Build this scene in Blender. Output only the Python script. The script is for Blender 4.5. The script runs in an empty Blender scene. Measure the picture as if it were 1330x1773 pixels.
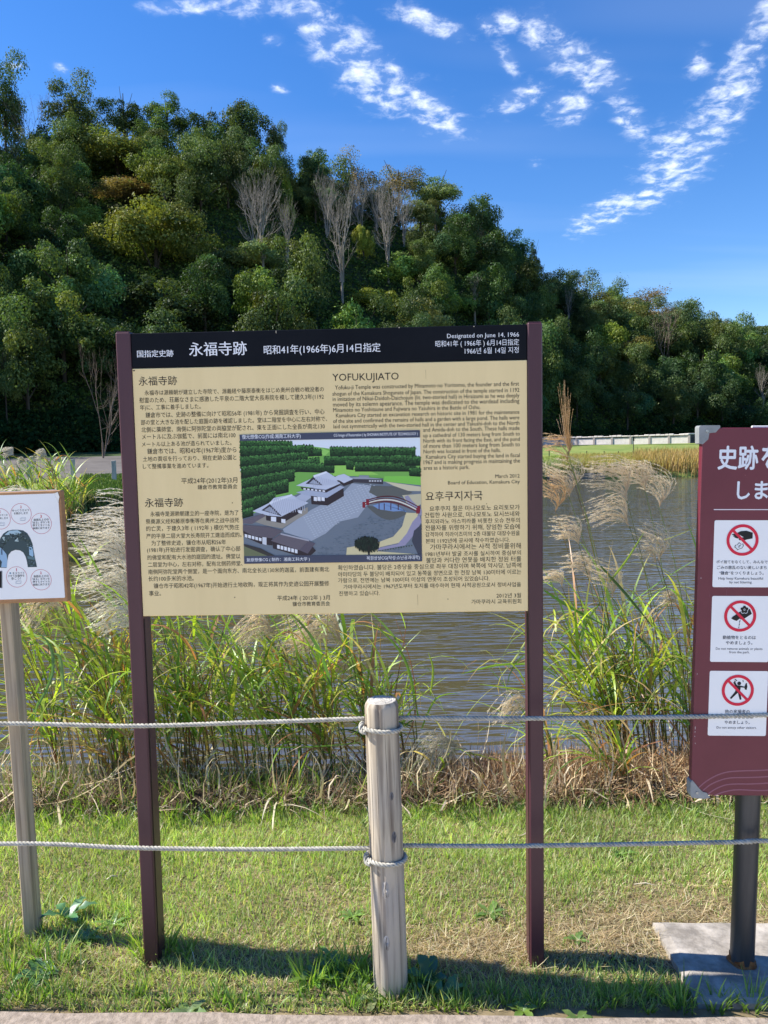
import bpy, math, random
import numpy as np
from mathutils import Vector, Matrix

random.seed(7)
RNG = np.random.default_rng(7)
R = math.radians
SC = bpy.context.scene
COL = SC.collection

# ------------------------------------------------------------------ camera
FPX, CX, CY = 1332.0, 665.0, 886.5          # focal length and centre in photograph pixels
PITCH, ROLL, CAMZ = R(4.5), R(1.1), 1.5
CAM = Vector((0.0, 0.0, CAMZ))
_F = Vector((0, math.cos(PITCH), -math.sin(PITCH)))
_U = Vector((0, math.sin(PITCH), math.cos(PITCH)))
_R = Vector((1, 0, 0))
CXV = math.cos(ROLL) * _R - math.sin(ROLL) * _U
CYV = math.sin(ROLL) * _R + math.cos(ROLL) * _U
cam_data = bpy.data.cameras.new('camera')
cam = bpy.data.objects.new('camera', cam_data)
COL.objects.link(cam)
m3 = Matrix((CXV, CYV, -_F)).transposed()
cam.matrix_world = Matrix.Translation(CAM) @ m3.to_4x4()
cam_data.sensor_fit = 'VERTICAL'
cam_data.sensor_height = 24.0
cam_data.lens = 24.0 * FPX / 1773.0
cam_data.clip_start = 0.05
cam_data.clip_end = 2000.0
SC.camera = cam

def ray(px, py):
    return CXV * ((px - CX) / FPX) + CYV * ((CY - py) / FPX) + _F

def W(px, py, d):
    """measured point: seen at (px, py) in the photograph at a distance of d metres (along +Y)"""
    r = ray(px, py)
    return CAM + r * (d / r.y)

def G(px, py, z=0.0):
    r = ray(px, py)
    return CAM + r * ((z - CAMZ) / r.z)

# ------------------------------------------------------------------ light
SUN_EL, SUN_AZ = R(43), R(7.5)              # the sun stands left of the view and a little beyond it
sun_dir = Vector((-math.cos(SUN_AZ) * math.cos(SUN_EL), math.sin(SUN_AZ) * math.cos(SUN_EL), math.sin(SUN_EL)))
sd = bpy.data.lights.new('sun', 'SUN')
sd.energy = 4.9
sd.angle = R(0.5)
sd.color = (1.0, 0.93, 0.82)
so = bpy.data.objects.new('sun', sd)
COL.objects.link(so)
so.rotation_euler = sun_dir.to_track_quat('Z', 'Y').to_euler()
so.location = (-20, 5, 30)

world = bpy.data.worlds.new('World')
SC.world = world
world.use_nodes = True

def lin(c):
    return tuple(((v / 255.0) / 12.92 if v <= 10 else (((v / 255.0) + 0.055) / 1.055) ** 2.4) for v in c)

def build_world():
    nt = world.node_tree
    N, L = nt.nodes, nt.links
    N.clear()
    out = N.new('ShaderNodeOutputWorld')
    bg = N.new('ShaderNodeBackground')
    sky = N.new('ShaderNodeTexSky')
    sky.sky_type = 'NISHITA'
    sky.sun_disc = False
    sky.sun_elevation = SUN_EL
    sky.sun_rotation = math.atan2(sun_dir.x, sun_dir.y)
    sky.air_density = 1.0
    sky.dust_density = 0.1
    sky.ozone_density = 2.6
    hs = N.new('ShaderNodeHueSaturation')
    hs.inputs['Hue'].default_value = 0.511
    hs.inputs['Saturation'].default_value = 1.34
    hs.inputs['Value'].default_value = 0.82
    L.new(sky.outputs[0], hs.inputs['Color'])
    tc = N.new('ShaderNodeTexCoord')
    sep = N.new('ShaderNodeSeparateXYZ')
    L.new(tc.outputs['Generated'], sep.inputs[0])

    def mth(op, a, b=None, c=None):
        n = N.new('ShaderNodeMath'); n.operation = op
        for i, v in enumerate((a, b, c)):
            if v is None: continue
            if isinstance(v, (int, float)): n.inputs[i].default_value = v
            else: L.new(v, n.inputs[i])
        return n.outputs[0]
    ysafe = mth('MAXIMUM', sep.outputs['Y'], 0.02)
    u = mth('DIVIDE', sep.outputs['X'], ysafe)
    v = mth('DIVIDE', sep.outputs['Z'], ysafe)
    comb = N.new('ShaderNodeCombineXYZ')
    L.new(u, comb.inputs[0]); L.new(v, comb.inputs[1])
    # drifts of cloud (photograph px, px, half length, half width, slope, strength)
    drifts = [(330, 10, 90, 16, 0, .8), (430, 8, 70, 24, 0, .8), (540, 28, 60, 32, .4, .95), (600, 85, 75, 42, .5, 1),
              (655, 140, 95, 45, .55, 1.05), (740, 190, 75, 34, .5, .95), (475, 68, 20, 13, 0, .7),
              (485, 152, 18, 12, .3, .6), (740, 38, 80, 22, .35, .9), (865, 42, 42, 20, 0, .95),
              (955, 75, 75, 34, .75, .95), (1030, 125, 65, 34, .6, 1.05), (900, 170, 52, 22, -.4, .95),
              (985, 187, 46, 30, 0, .9), (880, 105, 46, 18, 1.1, .65), (1090, 205, 56, 26, .9, .75),
              (1180, 265, 85, 52, -.7, 1.0), (1140, 325, 70, 30, -.6, .8), (1050, 368, 70, 26, -.45, .95),
              (1260, 170, 120, 42, -1.05, 1.0), (1310, 60, 85, 26, -1.1, .95), (1210, 110, 30, 30, 0, .6),
              (25, 115, 34, 8, 0, .6), (105, 118, 20, 11, .5, .65), (925, 285, 22, 14, 0, .4)]
    acc = None
    for (px, py, a, b, ang, s) in drifts:
        r = ray(px, py)
        mp = N.new('ShaderNodeMapping'); mp.vector_type = 'TEXTURE'
        mp.inputs['Location'].default_value = (r.x / r.y, r.z / r.y, 0)
        mp.inputs['Rotation'].default_value = (0, 0, -ang)
        k = 2.0 / FPX / r.y
        mp.inputs['Scale'].default_value = (a * k, b * k, 1)
        L.new(comb.outputs[0], mp.inputs['Vector'])
        g = N.new('ShaderNodeTexGradient'); g.gradient_type = 'QUADRATIC_SPHERE'
        L.new(mp.outputs[0], g.inputs[0])
        val = mth('MULTIPLY', g.outputs['Fac'], s)
        acc = val if acc is None else mth('MAXIMUM', acc, val)
    # flakes inside the drifts, on a cloud deck at constant height
    zs = mth('ADD', mth('MAXIMUM', sep.outputs['Z'], 0.0), 0.12)
    deck = N.new('ShaderNodeCombineXYZ')
    L.new(mth('DIVIDE', sep.outputs['X'], zs), deck.inputs[0])
    L.new(mth('DIVIDE', sep.outputs['Y'], zs), deck.inputs[1])
    n1 = N.new('ShaderNodeTexNoise')
    n1.inputs['Scale'].default_value = 19.0
    n1.inputs['Detail'].default_value = 7.0
    n1.inputs['Roughness'].default_value = 0.62
    n1.inputs['Distortion'].default_value = 0.25
    L.new(deck.outputs[0], n1.inputs['Vector'])
    n2 = N.new('ShaderNodeTexNoise')
    n2.inputs['Scale'].default_value = 1.1
    n2.inputs['Detail'].default_value = 4.0
    L.new(deck.outputs[0], n2.inputs['Vector'])
    # elsewhere in the sky: the same thin drifts, sparser
    back = mth('MULTIPLY', mth('MAXIMUM', mth('SUBTRACT', n2.outputs['Fac'], 0.62), 0.0), 2.2)
    amt = mth('MINIMUM', mth('ADD', mth('MULTIPLY', mth('POWER', acc, 0.75), 1.9), back), 1.0)
    fl = mth('MULTIPLY', mth('MAXIMUM', mth('SUBTRACT', n1.outputs['Fac'], mth('SUBTRACT', 0.60, mth('MULTIPLY', amt, 0.17))), 0.0), 2.7)
    haze = mth('MULTIPLY', mth('MULTIPLY', amt, amt), mth('MULTIPLY', n1.outputs['Fac'], 0.22))
    dens = mth('ADD', mth('MULTIPLY', mth('MULTIPLY', fl, amt), 0.52), haze)
    cl = N.new('ShaderNodeMapRange'); cl.interpolation_type = 'SMOOTHSTEP'
    cl.inputs['From Min'].default_value = 0.0
    cl.inputs['From Max'].default_value = 0.62
    cl.inputs['To Max'].default_value = 0.78
    L.new(dens, cl.inputs['Value'])
    # a faint high veil
    n3 = N.new('ShaderNodeTexNoise'); n3.inputs['Scale'].default_value = 0.9; n3.inputs['Detail'].default_value = 3.0
    mp3 = N.new('ShaderNodeMapping'); mp3.inputs['Scale'].default_value = (0.5, 2.2, 1)
    L.new(deck.outputs[0], mp3.inputs['Vector']); L.new(mp3.outputs[0], n3.inputs['Vector'])
    veil = mth('MULTIPLY', mth('MAXIMUM', mth('SUBTRACT', n3.outputs['Fac'], 0.5), 0.0), 0.35)
    cov = mth('MINIMUM', mth('ADD', cl.outputs[0], veil), 1.0)
    mix = N.new('ShaderNodeMix'); mix.data_type = 'RGBA'
    L.new(cov, mix.inputs['Factor'])
    L.new(hs.outputs[0], mix.inputs['A'])
    mix.inputs['B'].default_value = (5.6, 5.9, 6.4, 1)
    L.new(mix.outputs['Result'], bg.inputs['Color'])
    bg.inputs['Strength'].default_value = 0.13
    L.new(bg.outputs[0], out.inputs['Surface'])
build_world()

SC.view_settings.view_transform = 'Standard'
SC.view_settings.look = 'None'
SC.view_settings.exposure = 0.95
SC.view_settings.gamma = 1.0
SC.view_settings.use_curve_mapping = False
SC.cycles.max_bounces = 6
SC.cycles.transparent_max_bounces = 6
SC.cycles.use_denoising = True

# ------------------------------------------------------------------ materials
def mat(name, col=(.5, .5, .5), rough=.7, spec=.3, metal=0.0):
    m = bpy.data.materials.new(name); m.use_nodes = True
    b = m.node_tree.nodes['Principled BSDF']
    b.inputs['Base Color'].default_value = (*col, 1)
    b.inputs['Roughness'].default_value = rough
    b.inputs['Specular IOR Level'].default_value = spec
    b.inputs['Metallic'].default_value = metal
    return m

def noisy(name, c1, c2, scale=(8, 8, 8), rough=.8, bump=.0, detail=6, c3=None, spec=.25, dist=.01, ramp=(.35, .65)):
    """two-tone noise material in object space"""
    m = mat(name, c1, rough, spec)
    nt = m.node_tree; N, L = nt.nodes, nt.links; b = N['Principled BSDF']
    tc = N.new('ShaderNodeTexCoord'); mp = N.new('ShaderNodeMapping')
    mp.inputs['Scale'].default_value = scale
    L.new(tc.outputs['Object'], mp.inputs[0])
    n = N.new('ShaderNodeTexNoise'); n.inputs['Detail'].default_value = detail; n.inputs['Scale'].default_value = 1
    n.inputs['Roughness'].default_value = .65
    L.new(mp.outputs[0], n.inputs[0])
    r = N.new('ShaderNodeValToRGB'); r.color_ramp.elements[0].position = ramp[0]; r.color_ramp.elements[1].position = ramp[1]
    r.color_ramp.elements[0].color = (*c1, 1); r.color_ramp.elements[1].color = (*c2, 1)
    if c3:
        e = r.color_ramp.elements.new(.5 * (ramp[0] + ramp[1])); e.color = (*c3, 1)
    L.new(n.outputs['Fac'], r.inputs[0]); L.new(r.outputs[0], b.inputs['Base Color'])
    if bump:
        bp = N.new('ShaderNodeBump'); bp.inputs['Strength'].default_value = bump; bp.inputs['Distance'].default_value = dist
        L.new(n.outputs['Fac'], bp.inputs['Height']); L.new(bp.outputs[0], b.inputs['Normal'])
    return m

def foliage(name, use_obj=False, transl=.35, rough=.5, gloss=.12, through=(1.25, 1.3, .6)):
    """leaf: diffuse + light passing through + a little sheen; colour per leaf from 'col', tint per object"""
    m = bpy.data.materials.new(name); m.use_nodes = True
    nt = m.node_tree; N, L = nt.nodes, nt.links; N.clear()
    out = N.new('ShaderNodeOutputMaterial')
    at = N.new('ShaderNodeAttribute'); at.attribute_name = 'col'
    src = at.outputs['Color']
    if use_obj:
        oi = N.new('ShaderNodeObjectInfo')
        mu = N.new('ShaderNodeMix'); mu.data_type = 'RGBA'; mu.blend_type = 'MULTIPLY'; mu.inputs['Factor'].default_value = 1
        L.new(at.outputs['Color'], mu.inputs['A']); L.new(oi.outputs['Color'], mu.inputs['B'])
        src = mu.outputs['Result']
    d = N.new('ShaderNodeBsdfDiffuse'); t = N.new('ShaderNodeBsdfTranslucent'); g = N.new('ShaderNodeBsdfGlossy')
    g.inputs['Roughness'].default_value = rough
    g.inputs['Color'].default_value = (.6, .65, .7, 1)
    L.new(src, d.inputs['Color'])
    tg = N.new('ShaderNodeMix'); tg.data_type = 'RGBA'; tg.blend_type = 'MULTIPLY'; tg.inputs['Factor'].default_value = 1
    L.new(src, tg.inputs['A']); tg.inputs['B'].default_value = (*through, 1)
    L.new(tg.outputs['Result'], t.inputs['Color'])
    m1 = N.new('ShaderNodeMixShader'); m1.inputs[0].default_value = transl
    L.new(d.outputs[0], m1.inputs[1]); L.new(t.outputs[0], m1.inputs[2])
    m2 = N.new('ShaderNodeMixShader'); m2.inputs[0].default_value = gloss * .5
    L.new(m1.outputs[0], m2.inputs[1]); L.new(g.outputs[0], m2.inputs[2])
    L.new(m2.outputs[0], out.inputs['Surface'])
    return m

def printmat(name, rough=.5, spec=.4):
    m = mat(name, (.8, .8, .8), rough, spec)
    nt = m.node_tree
    at = nt.nodes.new('ShaderNodeAttribute'); at.attribute_name = 'col'
    nt.links.new(at.outputs['Color'], nt.nodes['Principled BSDF'].inputs['Base Color'])
    return m

# ------------------------------------------------------------------ helpers
def tag(o, label=None, cat=None, group=None, kind=None):
    if label: o['label'] = label
    if cat: o['category'] = cat
    if group: o['group'] = group
    if kind: o['kind'] = kind
    return o

def empty(name, mtx=None):
    o = bpy.data.objects.new(name, None)
    o.empty_display_size = .1
    COL.objects.link(o)
    if mtx is not None: o.matrix_world = mtx
    return o

def obj(name, me, parent=None):
    o = bpy.data.objects.new(name, me)
    COL.objects.link(o)
    if parent: o.parent = parent
    return o

_DEFER = []
class MB:
    """collects faces, with one colour per face, into one mesh"""
    def __init__(s): s.v = []; s.f = []; s.c = []; s.m = []; s.sm = []
    def add(s, vs, fs, c=(1, 1, 1), m=0, smooth=False):
        b = len(s.v); s.v += [tuple(p) for p in vs]
        for f in fs:
            s.f.append(tuple(b + i for i in f)); s.c.append(c); s.m.append(m); s.sm.append(smooth)
    def box(s, x0, x1, y0, y1, z0, z1, c=(1, 1, 1), m=0, bev=0.0):
        if bev <= 0:
            vs = [(x, y, z) for x in (x0, x1) for y in (y0, y1) for z in (z0, z1)]
            s.add(vs, [(0, 1, 3, 2), (4, 6, 7, 5), (0, 4, 5, 1), (2, 3, 7, 6), (0, 2, 6, 4), (1, 5, 7, 3)], c, m)
            return
        # chamfered box
        b = bev; X = (x0, x1); Y = (y0, y1); Z = (z0, z1); vs = []; idx = {}
        for i in (0, 1):
            for j in (0, 1):
                for k in (0, 1):
                    sx, sy, sz = (1, -1)[i], (1, -1)[j], (1, -1)[k]
                    for a in range(3):
                        p = [X[i] + sx * b, Y[j] + sy * b, Z[k] + sz * b]; p[a] -= (sx, sy, sz)[a] * b
                        idx[(i, j, k, a)] = len(vs); vs.append(tuple(p))
        fs = []
        for i in (0, 1): fs.append([idx[(i, j, k, 0)] for j, k in ((0, 0), (1, 0), (1, 1), (0, 1))][:: (-1 if i == 0 else 1)])
        for j in (0, 1): fs.append([idx[(i, j, k, 1)] for i, k in ((0, 0), (0, 1), (1, 1), (1, 0))][:: (-1 if j == 0 else 1)])
        for k in (0, 1): fs.append([idx[(i, j, k, 2)] for i, j in ((0, 0), (1, 0), (1, 1), (0, 1))][:: (-1 if k == 0 else 1)])
        for j in (0, 1):
            for k in (0, 1): fs.append([idx[(0, j, k, 1)], idx[(1, j, k, 1)], idx[(1, j, k, 2)], idx[(0, j, k, 2)]])
        for i in (0, 1):
            for k in (0, 1): fs.append([idx[(i, 0, k, 0)], idx[(i, 1, k, 0)], idx[(i, 1, k, 2)], idx[(i, 0, k, 2)]])
        for i in (0, 1):
            for j in (0, 1): fs.append([idx[(i, j, 0, 0)], idx[(i, j, 1, 0)], idx[(i, j, 1, 1)], idx[(i, j, 0, 1)]])
        for i in (0, 1):
            for j in (0, 1):
                for k in (0, 1): fs.append([idx[(i, j, k, a)] for a in range(3)])
        s.add(vs, fs, c, m)
    def tube(s, pts, rad, n=8, c=(1, 1, 1), m=0, cap=True, smooth=True):
        pts = [Vector(p) for p in pts]; vs = []; fs = []
        rs = rad if isinstance(rad, (list, tuple)) else [rad] * len(pts)
        up = Vector((0, 0, 1))
        for i, p in enumerate(pts):
            d = (pts[min(i + 1, len(pts) - 1)] - pts[max(i - 1, 0)]).normalized()
            if i == 0:
                a = d.cross(up) if abs(d.z) < .95 else d.cross(Vector((0, 1, 0)))
                a.normalize()
            else:
                a = (a - d * a.dot(d)).normalized()
            b = d.cross(a)
            for k in range(n):
                t = 2 * math.pi * k / n
                vs.append(p + (a * math.cos(t) + b * math.sin(t)) * rs[i])
        for i in range(len(pts) - 1):
            for k in range(n):
                k2 = (k + 1) % n
                fs.append((i * n + k, i * n + k2, (i + 1) * n + k2, (i + 1) * n + k))
        s.add(vs, fs, c, m, smooth)
        if cap:
            s.add(vs[:n], [tuple(range(n - 1, -1, -1))], c, m); s.add(vs[-n:], [tuple(range(n))], c, m)
    def mesh(s, name, mats):
        me = bpy.data.meshes.new(name)
        me.from_pydata(s.v, [], s.f)
        for mt in (mats if isinstance(mats, (list, tuple)) else [mats]): me.materials.append(mt)
        me.polygons.foreach_set('material_index', s.m)
        me.polygons.foreach_set('use_smooth', s.sm)
        a = me.attributes.new('col', 'FLOAT_COLOR', 'FACE')
        a.data.foreach_set('color', np.array([(*c[:3], 1.0) for c in s.c], dtype=np.float32).ravel())
        me.update()
        return me
    def build(s, name, mats, parent=None):
        if getattr(s, 'jobs', None):                 # lettering is cut in one go at the end
            o = obj(name, bpy.data.meshes.new(name), parent); _DEFER.append((s, name, mats, o)); return o
        return obj(name, s.mesh(name, mats), parent)

def np_mesh(name, V, faces4, colours, mt, tri=False):
    """fast mesh from numpy arrays: V (n,3), faces (m,4 or 3), colours per face (m,3)"""
    me = bpy.data.meshes.new(name)
    k = faces4.shape[1]; nf = len(faces4)
    me.vertices.add(len(V)); me.vertices.foreach_set('co', V.astype(np.float32).ravel())
    me.loops.add(nf * k); me.loops.foreach_set('vertex_index', faces4.astype(np.int32).ravel())
    me.polygons.add(nf)
    me.polygons.foreach_set('loop_start', np.arange(0, nf * k, k, dtype=np.int32))
    me.polygons.foreach_set('loop_total', np.full(nf, k, dtype=np.int32))
    me.update(calc_edges=True)
    if mt: me.materials.append(mt)
    a = me.attributes.new('col', 'FLOAT_COLOR', 'FACE')
    c = np.ones((nf, 4), dtype=np.float32); c[:, :3] = colours
    a.data.foreach_set('color', c.ravel())
    return me

def ribbons(base, az, tilt, bend, length, width, cols, nseg=3, twist=None, tipcol=None, droop=1.0):
    """n curved blades at once. tilt: lean from vertical at the foot; bend: added lean over the length"""
    n = len(base)
    s = np.linspace(0, 1, nseg + 1)
    ang = tilt[:, None] + bend[:, None] * s[None, :] ** droop
    ds = length[:, None] / nseg
    mid = .5 * (ang[:, 1:] + ang[:, :-1])
    h = np.concatenate([np.zeros((n, 1)), np.cumsum(np.sin(mid) * ds, 1)], 1)
    z = np.concatenate([np.zeros((n, 1)), np.cumsum(np.cos(mid) * ds, 1)], 1)
    P = np.empty((n, nseg + 1, 3))
    P[:, :, 0] = base[:, 0:1] + h * np.cos(az)[:, None]
    P[:, :, 1] = base[:, 1:2] + h * np.sin(az)[:, None]
    P[:, :, 2] = base[:, 2:3] + z
    if twist is None: twist = RNG.uniform(-1.2, 1.2, n)
    sa = az + math.pi / 2 + twist
    wv = np.stack([np.cos(sa), np.sin(sa), np.zeros(n)], 1)
    prof = np.clip(np.minimum(.55 + s * 2.2, 1.0) * (1 - s ** 2.2), .04, 1)
    off = wv[:, None, :] * (width[:, None] * prof[None, :] * .5)[:, :, None]
    V = np.stack([P - off, P + off], 2).reshape(-1, 3)
    idx = np.arange(n * (nseg + 1)).reshape(n, nseg + 1)
    a = idx[:, :-1].ravel() * 2; b = idx[:, 1:].ravel() * 2
    F = np.stack([a, a + 1, b + 1, b], 1)
    C = np.repeat(cols[:, None, :], nseg, 1)
    if tipcol is not None:
        k = (np.linspace(0, 1, nseg) ** 3)[None, :, None]
        C = C * (1 - k) + tipcol[:, None, :] * k
    return V, F, C.reshape(-1, 3)

def pick(cols, n, jit=.15, w=None):
    cols = np.array(cols); i = RNG.choice(len(cols), n, p=w)
    return np.clip(cols[i] * RNG.uniform(1 - jit, 1 + jit, (n, 1)) * RNG.uniform(.94, 1.06, (n, 3)), 0, 1)

def join(parts):
    Vs, Fs, Cs, b = [], [], [], 0
    for V, F, C in parts:
        Vs.append(V); Fs.append(F + b); Cs.append(C); b += len(V)
    return np.concatenate(Vs), np.concatenate(Fs), np.concatenate(Cs)
# ------------------------------------------------------------------ terrain
WATER_Z = -0.25
_c = np.array([-4600, -3600, -2600, -2000, -1400, -600, -200, 0, 100, 150, 400, 600, 800, 950, 1100, 1330, 1600, 2200, 3500, 5200], float)
_t = (_c - CX) / FPX
_S = np.array([8, 8.5, 9.5, 11, 13, 13, 11.5, 12, 17, 25, 27, 31, 38, 42, 43, 43, 41, 36, 30, 25], float)
_P = np.array([9, 9.5, 11, 13, 17, 24, 30, 31, 31, 31, 36, 44, 54, 58, 60, 60, 58, 54, 48, 40], float)
_Q = np.array([10, 11, 13, 16, 21, 32, 42, 45, 45, 45, 50, 58, 69, 75, 75, 75, 72, 68, 60, 50], float)
_Ft = np.array([12, 13, 15, 19, 26, 38, 46, 50, 51, 52, 56, 64, 78, 90, 98, 106, 108, 105, 100, 90], float)
_Rt = np.array([17, 19, 27, 35, 46, 70, 86, 92, 95, 97, 104, 110, 118, 127, 138, 162, 175, 180, 180, 170], float)
_zP = np.array([.5, .5, .6, .6, .6, .6, .66, .66, .66, .66, .7, .7, .8, .9, .9, .9, .9, .9, .9, .9])
_zQ = np.array([.9, .9, 1.2, 1.5, 1.5, 1.5, 1.5, 1.5, 1.5, 1.5, 1.6, 1.7, 1.73, 1.73, 1.73, 1.73, 1.7, 1.7, 1.6, 1.5])
_zF = _zQ + .35
_sil = {-200: 140, 0: 150, 100: 200, 150: 194, 400: 222, 600: 300, 800: 348, 950: 462, 1100: 508, 1330: 566}
_zr = []
for c_, r_ in zip(_c, _Rt):
    if c_ in _sil:
        _zr.append(W(c_, _sil[c_], r_).z - 6.0)
    else:
        _zr.append({-4600: 1.5, -3600: 12, -2600: 34, -2000: 42, -1400: 40, -600: 36, 1600: 17, 2200: 13, 3500: 8, 5200: 3}[c_])
_zr = np.array(_zr, float)

def vnoise(x, y, s=0):
    return (np.sin(x * 1.0 + 1.3 * s + 2 * np.sin(y * .7 + s)) * np.sin(y * 1.1 + .7 * s + 1.7 * np.sin(x * .6)) +
            .5 * np.sin(x * 2.3 + s) * np.sin(y * 2.1 + 2 * s)) / 1.5

def terr(t, D):
    """height of the far ground at X = t*D, Y = D"""
    t = np.asarray(t, float); D = np.asarray(D, float)
    S, P, Q, F, Rr = (np.interp(t, _t, a) for a in (_S, _P, _Q, _Ft, _Rt))
    zP, zQ, zF, zr = (np.interp(t, _t, a) for a in (_zP, _zQ, _zF, _zr))
    z = np.where(D < S, -1.0 + 0 * D, 0.0)
    a = np.clip((D - S) / .35, 0, 1)
    z = np.where(D >= S, -.45 + a * .55, z)
    z = np.where(D >= S + .35, .1 + (zP - .1) * np.clip((D - S - .35) / (P - S - .35), 0, 1), z)
    z = np.where(D >= P, zP + (zQ - zP) * np.clip((D - P) / (Q - P), 0, 1), z)
    z = np.where(D >= Q, zQ + (zF - zQ) * np.clip((D - Q) / (F - Q), 0, 1), z)
    s = np.clip((D - F) / (Rr - F), 0, 1)
    hill = zF + (zr - zF) * (s ** .85) + 1.3 * vnoise(t * D * .12, D * .12) * np.sin(math.pi * s)
    z = np.where(D >= F, hill, z)
    z = np.where(D >= Rr, zr - .25 * (D - Rr), z)
    return np.maximum(z, -1.2)

def ground_at(px, py, dmin=20.0, dmax=200.0):
    """where the line of sight first meets the far ground"""
    r = ray(px, py); t = r.x / r.y; k = r.z / r.y
    D = np.arange(dmin, dmax, .25); zr_ = CAMZ + k * D
    h = terr(t, D); hit = np.nonzero(h >= zr_)[0]
    d = D[hit[0]] if len(hit) else float(np.interp(t, _t, _Rt))
    return Vector((t * d, d, float(terr(t, d))))

M_grass_far = noisy('far_grass', (.12, .19, .04), (.23, .27, .07), (.5, .5, .5), .9, .6, dist=.05)
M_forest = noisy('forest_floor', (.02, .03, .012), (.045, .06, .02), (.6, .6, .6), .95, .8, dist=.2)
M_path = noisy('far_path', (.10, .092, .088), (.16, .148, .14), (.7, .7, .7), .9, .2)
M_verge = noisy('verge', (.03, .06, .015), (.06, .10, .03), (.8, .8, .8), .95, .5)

def grid_sheet(name, ts, lo, hi, nd, mt, lift=0.0):
    """ground between two distance curves lo(t) and hi(t)"""
    k = np.linspace(0, 1, nd)
    L_ = lo(ts)[:, None]; H_ = hi(ts)[:, None]
    D = L_ + (H_ - L_) * k[None, :]
    T = np.repeat(ts[:, None], nd, 1)
    Z = terr(T, D) + lift
    V = np.stack([T * D, D, Z], 2).reshape(-1, 3)
    i = np.arange(len(ts) * nd).reshape(len(ts), nd)
    F = np.stack([i[:-1, :-1].ravel(), i[1:, :-1].ravel(), i[1:, 1:].ravel(), i[:-1, 1:].ravel()], 1)
    me = np_mesh(name, V, F, np.ones((len(F), 3)), mt)
    me.polygons.foreach_set('use_smooth', np.ones(len(F), bool))
    o = obj(name, me); tag(o, kind='structure')
    return o

def cv(a, off=0.0): return lambda t: np.interp(t, _t, a) + off
ts_all = np.unique(np.concatenate([np.linspace(_t[0], _t[-1], 160), np.linspace(-.62, .62, 160)]))
grid_sheet('far_bank', ts_all, cv(_S, -.3), cv(_Q), 60, M_grass_far)
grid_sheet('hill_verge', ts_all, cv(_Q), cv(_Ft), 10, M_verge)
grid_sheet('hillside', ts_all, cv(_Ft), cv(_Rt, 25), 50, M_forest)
ts_l = np.linspace(_t[1], (640 - CX) / FPX, 120)
grid_sheet('far_path', ts_l, cv(_P), cv(_Q), 12, M_path, .012)
ts_r = np.linspace((640 - CX) / FPX, 1.4, 60)
grid_sheet('far_road', ts_r, cv(_Q, 1.2), cv(_Q, 6), 4, M_path, .012)

# land behind and beyond everything, reaching the horizon
far = MB()
far.add([(-900, -900, -1.6), (900, -900, -1.6), (900, 900, -1.6), (-900, 900, -1.6)], [(0, 1, 2, 3)])
tag(far.build('ground', M_forest), kind='structure')

# ------------------------------------------------------------------ pond
def water_material():
    m = mat('pond_water', (.092, .080, .042), .04, .5)
    nt = m.node_tree; N, L = nt.nodes, nt.links; b = N['Principled BSDF']
    b.inputs['IOR'].default_value = 3.0
    tc = N.new('ShaderNodeTexCoord')
    hs = []
    for (sx, sy, det, w, rot) in ((1.8, 9, 1, .80, .12), (5, 21, .5, .20, -.1), (.5, 2.6, 1, .9, .2)):
        mp = N.new('ShaderNodeMapping'); mp.inputs['Scale'].default_value = (sx, sy, 1); mp.inputs['Rotation'].default_value = (0, 0, rot)
        L.new(tc.outputs['Object'], mp.inputs[0])
        n = N.new('ShaderNodeTexNoise'); n.inputs['Scale'].default_value = 1; n.inputs['Detail'].default_value = det
        n.inputs['Distortion'].default_value = .6
        L.new(mp.outputs[0], n.inputs[0])
        mu = N.new('ShaderNodeMath'); mu.operation = 'MULTIPLY'; mu.inputs[1].default_value = w
        L.new(n.outputs['Fac'], mu.inputs[0]); hs.append(mu.outputs[0])
    a = N.new('ShaderNodeMath'); L.new(hs[0], a.inputs[0]); L.new(hs[1], a.inputs[1])
    a2 = N.new('ShaderNodeMath'); L.new(a.outputs[0], a2.inputs[0]); L.new(hs[2], a2.inputs[1])
    bp = N.new('ShaderNodeBump'); bp.inputs['Strength'].default_value = .85; bp.inputs['Distance'].default_value = .034
    L.new(a2.outputs[0], bp.inputs['Height']); L.new(bp.outputs[0], b.inputs['Normal'])
    return m
wm = MB()
wm.add([(-120, 3.7, WATER_Z), (160, 3.7, WATER_Z), (160, 60, WATER_Z), (-120, 60, WATER_Z)], [(0, 1, 2, 3)])
tag(wm.build('pond_water', water_material()), kind='structure')

# ------------------------------------------------------------------ near ground
def near_z(x, y):
    x = np.asarray(x, float); y = np.asarray(y, float)
    z = .006 * vnoise(x * 6, y * 6, 1) + .01 * vnoise(x * 2.1, y * 2.4, 3)
    z = z * np.clip((y - 1.95) / .15, 0, 1)
    z = z - .10 * np.clip((y - 3.15) / .45, 0, 1)
    z = z - .9 * np.clip((y - 3.72) / .3, 0, 1)
    return z
M_soil = noisy('verge_soil', (.13, .105, .06), (.27, .215, .125), (9, 9, 9), .95, .6, dist=.01)
xs = np.concatenate([np.linspace(-60, -3, 20)[:-1], np.linspace(-3, 3, 121), np.linspace(3, 60, 20)[1:]])
ys = np.concatenate([np.linspace(1.8, 3.7, 66), np.array([3.72, 3.76, 3.85, 4.02, 4.6])])
XX, YY = np.meshgrid(xs, ys, indexing='ij')
V = np.stack([XX, YY, near_z(XX, YY)], 2).reshape(-1, 3)
i_ = np.arange(XX.size).reshape(XX.shape)
F_ = np.stack([i_[:-1, :-1].ravel(), i_[1:, :-1].ravel(), i_[1:, 1:].ravel(), i_[:-1, 1:].ravel()], 1)
me = np_mesh('lawn_soil', V, F_, np.ones((len(F_), 3)), M_soil)
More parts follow.
